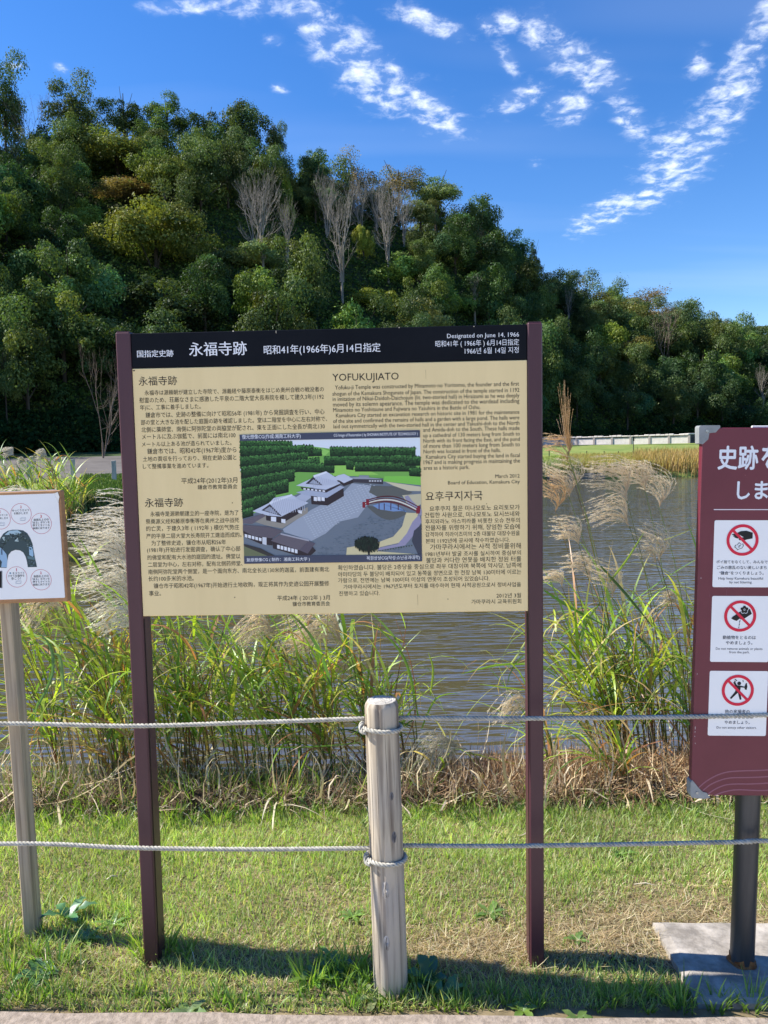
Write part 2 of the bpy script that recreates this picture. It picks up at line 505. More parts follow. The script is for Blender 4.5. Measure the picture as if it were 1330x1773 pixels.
me.polygons.foreach_set('use_smooth', np.ones(len(F_), bool))
tag(obj('lawn_soil', me), kind='structure')

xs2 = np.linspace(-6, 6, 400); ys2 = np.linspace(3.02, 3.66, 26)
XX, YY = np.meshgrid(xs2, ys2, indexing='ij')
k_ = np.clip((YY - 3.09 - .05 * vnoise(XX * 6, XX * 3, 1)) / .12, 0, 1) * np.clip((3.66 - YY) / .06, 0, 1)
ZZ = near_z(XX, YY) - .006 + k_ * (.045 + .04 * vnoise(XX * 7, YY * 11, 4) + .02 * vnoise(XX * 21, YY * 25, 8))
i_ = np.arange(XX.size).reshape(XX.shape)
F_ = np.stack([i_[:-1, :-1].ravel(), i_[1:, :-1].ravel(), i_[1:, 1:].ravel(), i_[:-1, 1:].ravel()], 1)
me = np_mesh('thatch_shade_mound', np.stack([XX, YY, ZZ], 2).reshape(-1, 3), F_, np.ones((len(F_), 3)), noisy('thatch_shade_brown', (.025, .018, .012), (.075, .052, .03), (30, 30, 30), .95, .8, dist=.01))  # dark mound under the dead grass; the heap's deep shade put into its colour
tag(obj('thatch_shade_mound', me), kind='structure')
M_conc = noisy('kerb_concrete', (.22, .18, .145), (.40, .335, .275), (45, 45, 45), .95, 1.0, dist=.006, detail=8)
kb = MB()
K0, K1 = G(0, 1757), G(1330, 1770)
kdir = (K1 - K0); ks = kdir.y / kdir.x
def kerb_y(x): return K0.y + ks * (x - K0.x)
kb = MB()
n = 90
kx = np.linspace(-6, 6, n)
top = []
for x in kx:
    wob = .004 * math.sin(x * 9) + .003 * math.sin(x * 23 + 1)
    top.append((x, kerb_y(x) + wob))
vs, fs = [], []
for j, (x, y) in enumerate(top):
    vs += [(x, y, -.1), (x, y - .004, .012), (x, y - .016, .022), (x, y - .15, .022), (x, y - .15, -.1)]
    if j:
        b = 5 * (j - 1)
        for q in range(4): fs.append((b + q, b + q + 1, b + q + 6, b + q + 5))
kb.add(vs, fs, smooth=False)
tag(kb.build('kerb', M_conc), kind='structure')
pv = MB()
pv.add([(-60, -40, .006), (60, -40, .006), (60, kerb_y(0) - .1, .006), (-60, kerb_y(0) - .1, .006)], [(0, 1, 2, 3)])
tag(pv.build('near_path', noisy('path_gravel', (.46, .41, .35), (.60, .54, .46), (30, 30, 30), .95, .4)), kind='structure')

# timber edging at the water
M_edge = noisy('edging_timber', (.22, .18, .14), (.36, .31, .24), (3, 30, 30), .85, .5, dist=.004)
x = -6.0
first = True
while x < 6.5:
    ln = random.uniform(1.7, 1.95)
    t_ = MB(); t_.box(0, ln - .012, 0, .085, -.35, 0.0, bev=.008)
    o = t_.build('edging_plank', M_edge); o.location = (x, 3.62 + random.uniform(-.01, .01), -.085 + random.uniform(-.008, .008))
    vis = ('weathered timber pond edging, seen in the dry grass just right of the right board post' if x < .95 < x + ln
           else 'weathered timber plank edging the pond under the dry grass')
    tag(o, vis, 'plank', 'timber planks edging the pond')
    x += ln
# ------------------------------------------------------------------ trees of the hill
M_leaf = foliage('tree_leaves', use_obj=True, transl=.30, gloss=.045)
M_bark = noisy('bark', (.045, .036, .028), (.09, .075, .06), (6, 6, 1.5), .95, .5, dist=.02)
M_dead = noisy('bare_wood', (.19, .175, .15), (.32, .295, .255), (4, 4, 1), .9, .3)
M_twig = noisy('twig_brown', (.16, .12, .09), (.24, .19, .15), (4, 4, 1), .9)

def leaf_quads(C, Nn, size, rng, aspect=1.5):
    """a small folded quad at every point C facing Nn"""
    n = len(C)
    r = rng.normal(size=(n, 3)); T = np.cross(Nn, r); T /= np.linalg.norm(T, axis=1)[:, None] + 1e-9
    B = np.cross(Nn, T)
    s = size[:, None] if np.ndim(size) else size
    a = T * s * aspect * .5; b = B * s * .5
    V = np.stack([C - a, C - b * .9 + a * .1, C + a, C + b * .9 + a * .1], 1).reshape(-1, 3)
    F = np.arange(n * 4).reshape(n, 4)
    return V, F

def crown_mesh(seed, n=7000, nc=26, squash=.8, leaf=.06, open_=0.0, skirt=0.0, layered=False, cone=False):
    """crown of radius about 1: clumps of leaves on limbs, lit tops, gaps between"""
    rng = np.random.default_rng(seed)
    d = rng.normal(size=(nc, 3)); d /= np.linalg.norm(d, axis=1)[:, None]
    d[:, 2] = np.where(d[:, 2] < -.75 + .4 * layered, -d[:, 2], d[:, 2])
    rad = rng.uniform(.35, .98, nc) * (1 + .18 * np.sin(3 * np.arctan2(d[:, 1], d[:, 0]) + seed))
    cc = d * rad[:, None] * np.array([1, 1, squash])
    cr = rng.uniform(.15, .42, nc)
    if layered:
        cc[:, 2] = np.round(cc[:, 2] * 4.5) / 4.5 + rng.uniform(-.04, .04, nc); cr *= 1.1
    if cone:
        h = rng.uniform(-.7, 1.15, nc); rr = (1.2 - h) * .42; a = rng.uniform(0, 2 * math.pi, nc)
        cc = np.stack([rr * np.cos(a), rr * np.sin(a), h], 1); cr = rng.uniform(.12, .26, nc) * (1.3 - h * .5)
    cc = np.vstack([cc, [[0, 0, .05]]]); cr = np.append(cr, .5)
    w = cr ** 2; w /= w.sum()
    k = rng.choice(len(cc), n, p=w)
    dd = rng.normal(size=(n, 3)); dd[:, 2] += .35; dd /= np.linalg.norm(dd, axis=1)[:, None]
    # sub-clumps: leaves gather in sprays
    ns = 9
    spray = rng.normal(size=(len(cc), ns, 3)); spray[:, :, 2] += .4; spray /= np.linalg.norm(spray, axis=2)[:, :, None]
    pickd = spray[k, rng.integers(0, ns, n)]
    dd = dd * .75 + pickd * .8; dd /= np.linalg.norm(dd, axis=1)[:, None]
    rr = (1 - rng.random(n) ** 2.2 * .55) * (1 + rng.normal(size=n) * .09)
    flatz = .45 if layered else .75
    P = cc[k] + dd * (rr * cr[k])[:, None] * np.array([1, 1, flatz])
    # stray sprays outside the outline
    st = rng.random(n) < .035
    P[st] *= rng.uniform(1.03, 1.16, st.sum())[:, None]
    N_ = dd + rng.normal(size=(n, 3)) * .55 + np.array([0, 0, .35]); N_ /= np.linalg.norm(N_, axis=1)[:, None]
    size = leaf * rng.uniform(.6, 1.45, n)
    V, F = leaf_quads(P, N_, size, rng)
    tone = rng.uniform(.80, 1.2, n) * (1 + .25 * rng.normal(size=len(cc)))[k].clip(.6, 1.5)
    hue = rng.normal(size=n) * .07 + (rng.normal(size=len(cc)) * .10)[k]
    C = np.stack([tone * (1 + hue), tone, tone * (1 - hue)], 1).clip(.25, 2.2)
    return np_mesh('crown_leaves', V, F, C, M_leaf)

def trunk_mesh(seed, spread=.6, n=5):
    rg = random.Random(seed); mb = MB()
    mb.tube([(0, 0, -1.2), (.02, 0, -.4), (rg.uniform(-.05, .05), rg.uniform(-.05, .05), .1), (rg.uniform(-.1, .1), 0, .5)], [.05, .042, .032, .015], 7)
    for i in range(n):
        a = rg.uniform(0, 6.28); z0 = rg.uniform(-.6, .1); l = rg.uniform(.4, .8)
        mb.tube([(0, 0, z0), (l * .4 * math.cos(a), l * .4 * math.sin(a), z0 + .25), (l * math.cos(a), l * math.sin(a), z0 + .5 + rg.uniform(0, .2))], [.022, .015, .006], 5)
    return mb.mesh('trunk_wood', M_bark)

VIS = []
CR_ROUND = [crown_mesh(11 + i, 13500, 26 + 3 * i, .78 + .05 * i, .036) for i in range(4)]
CR_TALL = [crown_mesh(31 + i, 13000, 32, 1.15, .036) for i in range(2)]
CR_LAYER = [crown_mesh(41 + i, 12500, 30, .62, .036, layered=True) for i in range(3)]
CR_AIRY = [crown_mesh(51 + i, 6500, 34, .95, .034) for i in range(2)]
CR_VINE = [crown_mesh(61 + i, 12000, 22, .7, .046, skirt=1) for i in range(2)]
CR_CONE = [crown_mesh(71, 9000, 34, 1, .036, cone=True)]
TRUNKS = [trunk_mesh(81 + i) for i in range(4)]
KINDS = {'dark': (CR_ROUND, (.046, .082, .026)), 'green': (CR_ROUND, (.082, .122, .034)), 'olive': (CR_LAYER, (.115, .140, .034)),
         'light': (CR_LAYER, (.160, .205, .075)), 'tall': (CR_TALL, (.075, .105, .028)), 'rust': (CR_LAYER, (.20, .150, .070)),
         'brown': (CR_AIRY, (.150, .118, .055)), 'grey': (CR_AIRY, (.135, .130, .080)), 'vine': (CR_VINE, (.150, .215, .042)),
         'yellow': (CR_VINE, (.22, .28, .045)), 'cone': (CR_CONE, (.034, .058, .022))}
LOOK = {'dark': 'dark green broadleaf tree', 'green': 'mid green broadleaf tree', 'olive': 'olive green layered tree', 'light': 'pale green layered tree',
        'tall': 'tall dark green tree', 'rust': 'rust tinted layered tree', 'brown': 'thin brownish tree', 'grey': 'thin grey green tree',
        'vine': 'bright green vine mound', 'yellow': 'yellow green vine mound', 'cone': 'dark pointed conifer'}

def tree(kind, x, y, z, rad, hgt, label, group='trees covering the hillside', tint=1.0, base=None):
    """crown centre (x, y, z), crown radius rad, crown half height hgt"""
    meshes, c = KINDS[kind]; rad *= .84; hgt *= .84
    gz = base if base is not None else z - hgt * 1.15
    T = empty('pine_tree' if kind == 'cone' else 'tree', Matrix.Translation((x, y, gz)))
    tag(T, label, 'tree', group)
    o = obj('crown', random.choice(meshes), T)
    o.location = (0, 0, z - gz); sc_ = hgt / (.8 if kind != 'cone' else 1.1)
    o.scale = (rad, rad, sc_); o.rotation_euler = (random.uniform(-.1, .1), random.uniform(-.1, .1), random.uniform(0, 6.28))
    f = random.uniform(1.0, 1.45) * tint
    o.color = (c[0] * f * random.uniform(.9, 1.12), c[1] * f, c[2] * f * random.uniform(.85, 1.15), 1)
    k = obj('trunk', random.choice(TRUNKS), T)
    k.location = (0, 0, z - gz); k.scale = (rad, rad, max(sc_, (z - gz) / 1.15)); k.rotation_euler = (0, 0, random.uniform(0, 6.28))
    return T

PLACED = []
def tree_at(kind, px, py, wpx, hpx, label, dadd=1.5, tint=1.0, dfix=None):
    """tree whose crown is seen centred at (px, py), wpx by hpx large"""
    g = ground_at(px, py + hpx * .30) if dfix is None else W(px, py, dfix)
    d = g.y + dadd
    c = W(px, py, d)
    if kind in ('yellow', 'rust') or wpx > 200: VIS.append((px, py, wpx * .42, hpx * .42, d))
    gz = float(terr(c.x / c.y, c.y))
    r_ = wpx * .5 / FPX * d * 1.05; h_ = hpx * .5 / FPX * d * 1.05
    PLACED.append((c.x, c.y, r_))
    return tree(kind, c.x, c.y, c.z, r_, h_, label, tint=tint, base=min(gz, c.z - h_ * .7) - .1)

def bare_mesh(seed, stems=5, spread=.35, depth=5, up=.75, thin=1.0):
    """dead tree about 1 high: several upright stems that fork"""
    rg = random.Random(seed); mb = MB()
    def grow(p, d, l, r_, k):
        pts = [p]; q = p; dd = d
        for i in range(3):
            dd = (dd + Vector((rg.uniform(-.16, .16), rg.uniform(-.16, .16), rg.uniform(-.02, .14)))).normalized()
            q = q + dd * l / 3; pts.append(q)
        mb.tube(pts, [r_, r_ * .88, r_ * .76, r_ * .62], 5 if k > 2 else 3, cap=False)
        if k == 0: return
        for i in range(rg.choice((2, 2, 3))):
            a = rg.uniform(0, 6.28); t = rg.uniform(.25, .6)
            nd = (dd * 1.0 + Vector((math.cos(a) * t, math.sin(a) * t, .12))).normalized()
            grow(q if i < 2 else pts[2], nd, l * rg.uniform(.55, .8), r_ * .58, k - 1)
        if k > 1 and rg.random() < .8:
            a = rg.uniform(0, 6.28); grow(pts[rg.choice((1, 2))], Vector((math.cos(a), math.sin(a), rg.uniform(0, .5))).normalized(), l * .5, r_ * .35, k - 2)
    for s in range(stems):
        a = rg.uniform(0, 6.28); t = rg.uniform(.04, spread)
        grow(Vector((rg.uniform(-.03, .03), rg.uniform(-.03, .03), -.08)), Vector((math.cos(a) * t, math.sin(a) * t, 1)).normalized(), rg.uniform(.30, .38), .0135 * thin * rg.uniform(.7, 1.15), depth)
    return mb
BARE = [bare_mesh(101, 6, .42).mesh('bare_limbs', M_dead), bare_mesh(102, 5, .35).mesh('bare_limbs', M_dead), bare_mesh(103, 7, .30).mesh('bare_limbs', M_dead),
        bare_mesh(104, 3, .35, thin=.7).mesh('bare_limbs', M_twig)]
def bare_at(k, px, ybase, ytop, label, wide=1.0, group='bare dead trees on the hillside', dadd=0.0, dfix=None):
    g = ground_at(px, ybase + 6) if dfix is None else W(px, ybase, dfix)
    d = g.y - 6.0 + dadd
    VIS.append((px, (ybase + ytop) / 2 + 10, (ybase - ytop) * .3, (ybase - ytop) * .5, d + 3))
    b = W(px, ybase, d); tp = W(px, ytop, d); h = tp.z - b.z
    gz = float(terr(b.x / b.y, b.y))
    T = empty('bare_tree', Matrix.Translation((b.x, b.y, gz)))
    tag(T, label, 'tree', group)
    o = obj('branches', BARE[k], T); o.location = (0, 0, b.z - gz); s_ = h / 1.02
    o.scale = (s_ * wide * 1.12, s_ * wide * 1.12, s_); o.rotation_euler = (0, 0, random.uniform(0, 6.28))
    if b.z - gz > .3:
        mb = MB(); w_ = .15 if k < 3 else .06; mb.tube([(0, 0, -.3), (0, 0, b.z - gz + .3)], [w_, w_ * .8], 7); mb.build('trunk', M_dead if k < 3 else M_twig, T)
    return T

# individually recognisable trees
tree_at('tall', 8, 205, 100, 150, 'tall olive green tree on the skyline at the left edge of the photo')
tree_at('tall', 128, 215, 110, 110, 'tree with loose layered foliage on the skyline just right of the brown twiggy tree', dadd=2)
tree_at('olive', 205, 285, 190, 110, 'broad yellow olive tree below the skyline on the upper left of the hill')
tree_at('dark', 215, 212, 90, 80, 'round dark tree on the skyline above the broad yellow olive tree', dadd=4)
tree_at('green', 290, 225, 100, 90, 'round green tree on the skyline, second to the left of the tall oak', dadd=3)
tree_at('dark', 355, 240, 90, 100, 'dark tree on the skyline touching the left side of the tall oak', dadd=3)
tree_at('tall', 418, 250, 125, 130, 'tall dark oak with sky showing through, the last high crown before the ridge drops')
tree_at('tall', 475, 265, 50, 90, 'narrow loose tree at the right end of the high skyline', dadd=1)
tree_at('grey', 20, 300, 100, 110, 'thin grey brown tree near the left edge, below the tall skyline tree')
tree_at('rust', 232, 348, 150, 60, 'rust tinted tree crown in the middle of the left hillside')
tree_at('vine', 145, 378, 90, 70, 'bright green vine covered mound left of the rust tinted crown')
tree_at('vine', 40, 400, 110, 70, 'bright green vine covered mound near the left edge of the hill')
tree_at('olive', 268, 430, 210, 170, 'largest olive green tree, in the middle of the left hillside above the board', tint=1.05)
tree_at('brown', 92, 455, 120, 80, 'brownish layered tree left of the largest olive tree')
tree_at('light', 430, 455, 150, 85, 'pale green layered tree directly below the leftmost bare tree')
tree_at('dark', 455, 520, 190, 120, 'big shaded dark tree directly above the left half of the board', dadd=1)
tree_at('dark', 290, 540, 210, 120, 'big shaded dark tree just above the left top corner of the board', dadd=1)
tree_at('vine', 25, 505, 110, 90, 'vine covered mound of light leaves at the left edge of the photo')
tree_at('light', 165, 580, 120, 60, 'pale green foliage above the slender pale sapling')
tree_at('olive', 30, 590, 130, 46, 'flat olive bough reaching in from the left edge above the dark wood', dadd=-2)
tree_at('green', 8, 660, 70, 100, 'rounded green bush at the left edge of the photo beside the dark wood', dadd=-3)
tree_at('dark', 545, 300, 70, 60, 'small dark skyline tree between the two groups of bare trees', dadd=2)
tree_at('grey', 610, 320, 110, 90, 'airy grey green tree on the skyline behind the bare trees', dadd=2)
tree_at('grey', 690, 330, 110, 80, 'airy grey green tree on the skyline right of the bare trees', dadd=2)
tree_at('light', 755, 345, 110, 80, 'feathery pale skyline tree right of the bare trees', dadd=2)
tree_at('dark', 820, 395, 110, 110, 'dark skyline tree where the ridge starts to fall to the right', dadd=2)
tree_at('yellow', 497, 352, 26, 110, 'narrow column of yellow green vine climbing a dead stem', dadd=-1)
tree_at('yellow', 630, 425, 40, 80, 'narrow vine covered stem below the right bare trees', dadd=-1)
tree_at('vine', 690, 475, 120, 80, 'bright vine covered mound above the middle of the board')
tree_at('yellow', 655, 530, 110, 70, 'yellow green vine covered mound just above the middle of the board')
tree_at('vine', 770, 520, 100, 80, 'light green vine covered mound above the right half of the board')
tree_at('olive', 815, 455, 100, 60, 'small olive tree with a pale bare trunk above the right half of the board')
tree_at('cone', 925, 455, 34, 70, 'small dark conifer standing up on the falling ridge', dadd=3)
tree_at('dark', 890, 450, 90, 80, 'dark tree just left of the small conifer', dadd=1)
tree_at('light', 940, 500, 80, 60, 'pale layered tree right of the small conifer')
tree_at('light', 872, 545, 90, 50, 'pale layered tree beside the upper right corner of the board')
tree_at('green', 1055, 545, 100, 60, 'light green tree on the right part of the ridge')
tree_at('light', 1075, 590, 110, 60, 'pale grey green layered tree on the right hillside')
tree_at('brown', 1120, 540, 110, 70, 'thin grey brown tree on the skyline above the maroon sign', dadd=3)
tree_at('grey', 1165, 560, 90, 70, 'feathery grey tree on the skyline at the right, nearly leafless', dadd=2)
tree_at('olive', 1290, 590, 110, 70, 'olive tree on the low skyline at the right edge of the photo', dadd=2)
tree_at('yellow', 1305, 655, 70, 50, 'yellow green tree low at the right edge of the photo above the maroon sign')

# pale dead trees and saplings
bare_at(0, 455, 436, 275, 'leftmost pale bare dead tree, many stems, high above the board', .75)
bare_at(3, 60, 262, 150, 'brown leafless twiggy tree against the sky at the upper left', .8, dadd=6)
bare_at(1, 592, 475, 300, 'tall pale bare dead tree, middle of the group right of the vine column', .62)
bare_at(2, 625, 400, 295, 'pale bare dead tree standing close behind the middle one', .7, dadd=3)
bare_at(2, 672, 440, 310, 'rightmost pale bare dead tree of the group above the board', .62)
bare_at(1, 497, 440, 330, 'small pale bare tree around the yellow green vine column', .7)
bare_at(1, 985, 548, 488, 'small pale bare tree on the falling ridge right of the board', .5)
bare_at(0, 822, 520, 468, 'small pale forked bare tree in the olive tree above the board', .6)
bare_at(3, 1150, 620, 520, 'greyish leafless tree on the right hillside below the feathery tree', 1.0)
bare_at(1, 1322, 690, 628, 'pale bare trunks at the right edge of the photo above the maroon sign', .8)
bare_at(3, 1140, 530, 500, 'fine twigs rising above the skyline at the right', 1.2, dadd=6)
bare_at(3, 178, 775, 585, 'slender pale sapling at the foot of the hill between the two left boards', .5, dfix=50)
bare_at(2, 566, 398, 292, 'pale bare dead tree behind and left of the middle one, near the ridge', .8, dadd=4)
bare_at(0, 652, 388, 300, 'fine branched bare dead tree between the middle and rightmost ones', .8, dadd=4)
bare_at(2, 700, 412, 318, 'bare dead tree at the right end of the group above the board', .7, dadd=3)
bare_at(1, 440, 420, 300, 'bare dead stems leaning left beside the leftmost bare tree', .7, dadd=3)

# the rest of the wood, filling the slope
ZONE = [(-250, 'far left'), (60, 'above instruction board'), (230, 'above board left half'), (480, 'above board middle'), (730, 'above board right half'), (930, 'right of the board'), (1180, 'above maroon sign')]
def scatter(n_try, tlo, thi, gap, seed, lo=1.5, hi=7.0):
    rg = random.Random(seed); out = []
    for _ in range(n_try):
        t = rg.uniform(tlo, thi)
        Fd = float(np.interp(t, _t, _Ft)); Rd = float(np.interp(t, _t, _Rt))
        f = rg.random()
        D = Fd + lo + (Rd + hi - Fd - lo) * f
        x, y = t * D, D
        g = gap * (1.0 if f > .12 else .85)
        if any((x - a) ** 2 + (y - b) ** 2 < g * g for a, b, *_ in out): continue
        if any((x - a) ** 2 + (y - b) ** 2 < (r_ * .4) ** 2 + 2 for a, b, r_ in PLACED): continue
        out.append((x, y, t, f))
    return out
fill = scatter(11000, -.58, .60, 4.3, 5) 
nview = 0; FILL = []
for (x, y, t, f) in fill:
    px = CX + FPX * t
    gz = float(terr(t, y))
    Rd = float(np.interp(t, _t, _Rt))
    left = px < 560
    if f < .16: kind = random.choice(['dark', 'dark', 'tall', 'dark', 'green', 'vine' if px < 760 else 'dark'])
    elif f < .6: kind = random.choice(['dark', 'green', 'olive', 'vine', 'light', 'green', 'dark', 'tall'])
    else: kind = random.choice(['dark', 'green', 'tall', 'olive', 'dark', 'tall', 'light', 'brown' if random.random() < .3 else 'green'])
    r_ = random.uniform(2.8, 4.5) * (1.0 + .25 * (y > 110)); h_ = r_ * random.uniform(.85, 1.15) * (1.15 if kind == 'tall' else 1)
    top_room = 1.0
    cz = gz + h_ * .72 + random.uniform(.2, 1.3)
    pyc = CY - FPX * (Vector((x, y, cz)) - CAM).dot(CYV) / (Vector((x, y, cz)) - CAM).dot(_F)
    rp = r_ / y * FPX
    if any(y < d_ - 1.5 and ((px - a_) / (w_ + rp * .45)) ** 2 + ((pyc - b_) / (h__ + rp * .45)) ** 2 < 1 for a_, b_, w_, h__, d_ in VIS): continue
    # keep the ridge line where the skyline is
    if -.52 < t < .52:
        ysil = np.interp(px, sorted(_sil), [_sil[k] for k in sorted(_sil)]) + 8
        zmax = W(px, ysil, y).z
        if cz + h_ * 1.0 > zmax: cz = max(gz + .1 * h_, zmax - h_ * 1.0)
    zz = [b for a, b in ZONE if px >= a][-1] if px > -250 else 'left'
    band = 'on skyline' if f > .86 else ('upper hillside' if f > .55 else ('middle hillside' if f > .2 else 'hill foot'))
    FILL.append((px, tree(kind, x, y, cz, r_, h_, '%s %s %s' % (LOOK[kind], band, zz), base=gz - .1)))
    nview += 1
same = {}
for px, T in sorted(FILL, key=lambda a: a[0]): same.setdefault(T['label'], []).append(T)
ORD = ['leftmost'] + [a + ' from left' for a in 'second third fourth fifth sixth seventh eighth ninth tenth eleventh twelfth thirteenth fourteenth fifteenth sixteenth'.split()] + ['one'] * 30
for lb, Ts in same.items():
    if len(Ts) > 1:
        for i, T in enumerate(Ts): T['label'] = '%s, %s of %d' % (lb, ORD[i] if i < len(Ts) - 1 else 'rightmost', len(Ts))
# outside the frame: fewer, larger; they shade the far bank from the left
for (x, y, t, f) in scatter(2500, -3.0, -.58, 8.0, 6) + scatter(700, .60, 1.3, 9.5, 8):
    gz = float(terr(t, y)); r_ = random.uniform(4.2, 5.5); kind = random.choice(['dark', 'green', 'tall', 'olive'])
    side = 'left' if t < 0 else 'right'
    tree(kind, x, y, gz + r_ * .9, r_, r_ * .85, '%s on the hill beyond the %s edge of the photo' % (LOOK[kind], side), group='trees beyond the edges of the photo', base=gz - .1)

# shrubs and creepers between the trees
def undergrowth(name, n, tlo, thi, flo, fhi, cols, size, lift, kind='stuff', seed=3):
    rng = np.random.default_rng(seed)
    t = rng.uniform(tlo, thi, n); f = rng.random(n)
    Fd = np.interp(t, _t, _Ft); Rd = np.interp(t, _t, _Rt)
    D = Fd + (Rd - Fd) * (flo + (fhi - flo) * f)
    z = terr(t, D)
    bump = np.clip(.35 + .5 * vnoise(t * D * .45, D * .45, 2) + .5 * vnoise(t * D * 1.3, D * 1.1, 6), .05, 2) * lift
    P = np.stack([t * D, D, z + rng.random(n) ** .6 * bump + .05], 1)
    N_ = rng.normal(size=(n, 3)) * .6 + np.array([-.1, -.5, .7]); N_ /= np.linalg.norm(N_, axis=1)[:, None]
    V, F = leaf_quads(P, N_, size * rng.uniform(.6, 1.4, n), rng, 1.3)
    me = np_mesh(name, V, F, pick(cols, n, .3), M_under)
    return tag(obj(name, me), kind='stuff', label='tangle of green creepers and shrubs covering the slope between the trees', cat='undergrowth')
M_under = foliage('undergrowth_leaf', transl=.2, gloss=.0)
undergrowth('hill_undergrowth', 190000, -.62, .62, 0, 1.05, [(.05, .085, .02), (.08, .13, .03), (.035, .06, .02), (.11, .15, .04)], .24, 1.6)
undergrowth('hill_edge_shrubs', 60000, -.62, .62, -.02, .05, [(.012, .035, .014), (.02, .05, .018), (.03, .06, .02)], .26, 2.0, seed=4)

# ------------------------------------------------------------------ far bank furniture
M_fpost = noisy('far_post_wood', (.30, .30, .30), (.44, .44, .44), (8, 8, 2), .9)
fm = MB(); fm.box(-.075, .075, -.075, .075, -.2, .80, bev=.01)
fme = fm.mesh('far_post', M_fpost)
k = 0
for px in (-95, -22, 52, 127, 198, 268, 338, 408, 478):
    b = W(px, 828, 30.6); z = float(terr(b.x / 30.6, 30.6))
    o = obj('fence_post', fme); o.location = (b.x, 30.6, z)
    where = {52: 'far grey fence post by the path, leftmost one seen above the instruction board', 127: 'far grey fence post by the path, just right of the instruction board', 198: 'far grey fence post by the path, beside the left post of the large board'}.get(px,
             'far grey fence post by the path, outside the photo to the left' if px < 0 else 'far grey fence post by the path, hidden behind the large board')
    tag(o, where, 'post', 'grey fence posts along the far path')
# low wall along the far road, on the right
M_wpan = noisy('far_wall_panel', (.60, .56, .53), (.72, .68, .65), (3, 3, 3), .9)
M_wcol = noisy('far_wall_column', (.30, .27, .26), (.40, .36, .35), (3, 3, 3), .9)
M_wcop = noisy('far_wall_coping', (.50, .45, .43), (.70, .66, .62), (3, 3, 3), .9)
wa = W(560, 770, 96); wb = W(1193, 770, 72)
wl = (wb - wa); wl.z = 0; WLEN = wl.length; ang = math.atan2(wl.y, wl.x)
wz = float(terr(.2, 76)) - .05
Wt = empty('boundary_wall', Matrix.Translation((wa.x, wa.y, wz)) @ Matrix.Rotation(ang, 4, 'Z'))
tag(Wt, 'long low white panelled wall across the far lawn, right of the large board', 'wall')
nb = int(WLEN / 1.75); st = WLEN / nb
pm_ = MB(); pm_.box(.11, st - .11, .02, .10, 0, .66); pme = pm_.mesh('panel', M_wpan)
cm_ = MB(); cm_.box(-.105, .105, -.05, .16, 0, .74, bev=.012); cme = cm_.mesh('column', M_wcol)
for i in range(nb):
    o = obj('panel', pme, Wt); o.location = (i * st, 0, 0)
    o = obj('column', cme, Wt); o.location = (i * st, 0, 0)
    x = i * st
    while x < (i + 1) * st - .05:
        l = min(random.uniform(.35, .7), (i + 1) * st - x)
        q = MB(); h_ = random.uniform(.10, .19); q.box(0, l - .02, -.09, .22, .742, .742 + h_, bev=.03); o = q.build('coping_stone', M_wcop, Wt); o.location = (x, 0, 0); x += l
o = obj('column', cme, Wt); o.location = (WLEN, 0, 0)
# the small building past the end of the wall
b = W(1210, 767, 76)
S_ = empty('shed', Matrix.Translation((b.x, b.y, wz)))
tag(S_, 'small dark grey shed past the end of the white wall, beside the maroon sign', 'shed')
q = MB(); q.box(-.95, 3.5, 0, 2.4, 0, .86, bev=.01); q.build('wall', mat('shed_grey', (.06, .065, .075), .6), S_)
q = MB(); q.box(-1.0, 3.6, -.12, 2.5, .862, .99, bev=.02); q.build('roof', mat('shed_roof', (.55, .55, .53), .6), S_)
for i in range(3):
    q = MB(); q.box(-.7 + i * 1.2, .1 + i * 1.2, -.02, -.002, .2, .62); q.build('door_panel', mat('shed_panel', (.03, .033, .04), .5), S_)
# stakes on the lawn
M_stake = mat('stake_dark', (.03, .035, .035), .8)
q = MB(); q.tube([(0, 0, -.2), (0, 0, .46)], .035, 8); sme = q.mesh('stake', M_stake)
names = ['first', 'second', 'third', 'fourth', 'fifth', 'sixth', 'seventh', 'eighth']
for i, (px, py) in enumerate(((951, 789), (985, 793), (1016, 796), (1046, 793), (1071, 791), (1096, 789), (1112, 787), (1129, 785))):
    d = 57 - i * .2
    w_ = W(px, py, d); z = float(terr(w_.x / d, d))
    o = obj('lawn_stake', sme); o.location = (w_.x, d, z)
    tag(o, '%s from the left of the thin dark stakes across the far lawn' % names[i], 'stake', 'stakes on the far lawn')
w_ = W(1097, 770, 62); z = float(terr(w_.x / 62, 62))
T = empty('marker_post', Matrix.Translation((w_.x, 62, z)))
tag(T, 'taller dark marker post on the far lawn in front of the white wall', 'post')
q = MB(); q.tube([(0, 0, -.2), (0, 0, 1.3)], .03, 8); q.build('shaft', M_stake, T)
q = MB(); q.box(-.06, .06, -.045, -.0305, .95, 1.32, bev=.006); q.build('plate', M_stake, T)

# reeds, long grass and pale plumes on the far bank
M_reed = foliage('reed', transl=.3, gloss=.05)
def far_reeds(name, n, c0, c1, s0, s1, hgt, wid, cols, label, seed):
    rng = np.random.default_rng(seed)
    t = (rng.uniform(c0, c1, n) - CX) / FPX
    D = np.interp(t, _t, _S) + rng.uniform(s0, s1, n)
    B = np.stack([t * D, D, terr(t, D) - .03], 1)
    V, F, C = ribbons(B, rng.uniform(0, 6.28, n), rng.uniform(0, .25, n), rng.uniform(0, .6, n), hgt * rng.uniform(.6, 1.15, n), wid * rng.uniform(.7, 1.4, n), pick(cols, n, .2), 3)
    return tag(obj(name, np_mesh(name, V, F, C, M_reed)), label, 'reeds', kind='stuff')
REED = [(.42, .29, .11), (.50, .36, .15), (.36, .26, .10), (.44, .36, .12)]
far_reeds('reed_bed', 16000, 1100, 1560, .1, 8.5, 1.0, .05, REED, 'tan reed bed along the far water edge left of the maroon sign', 1)
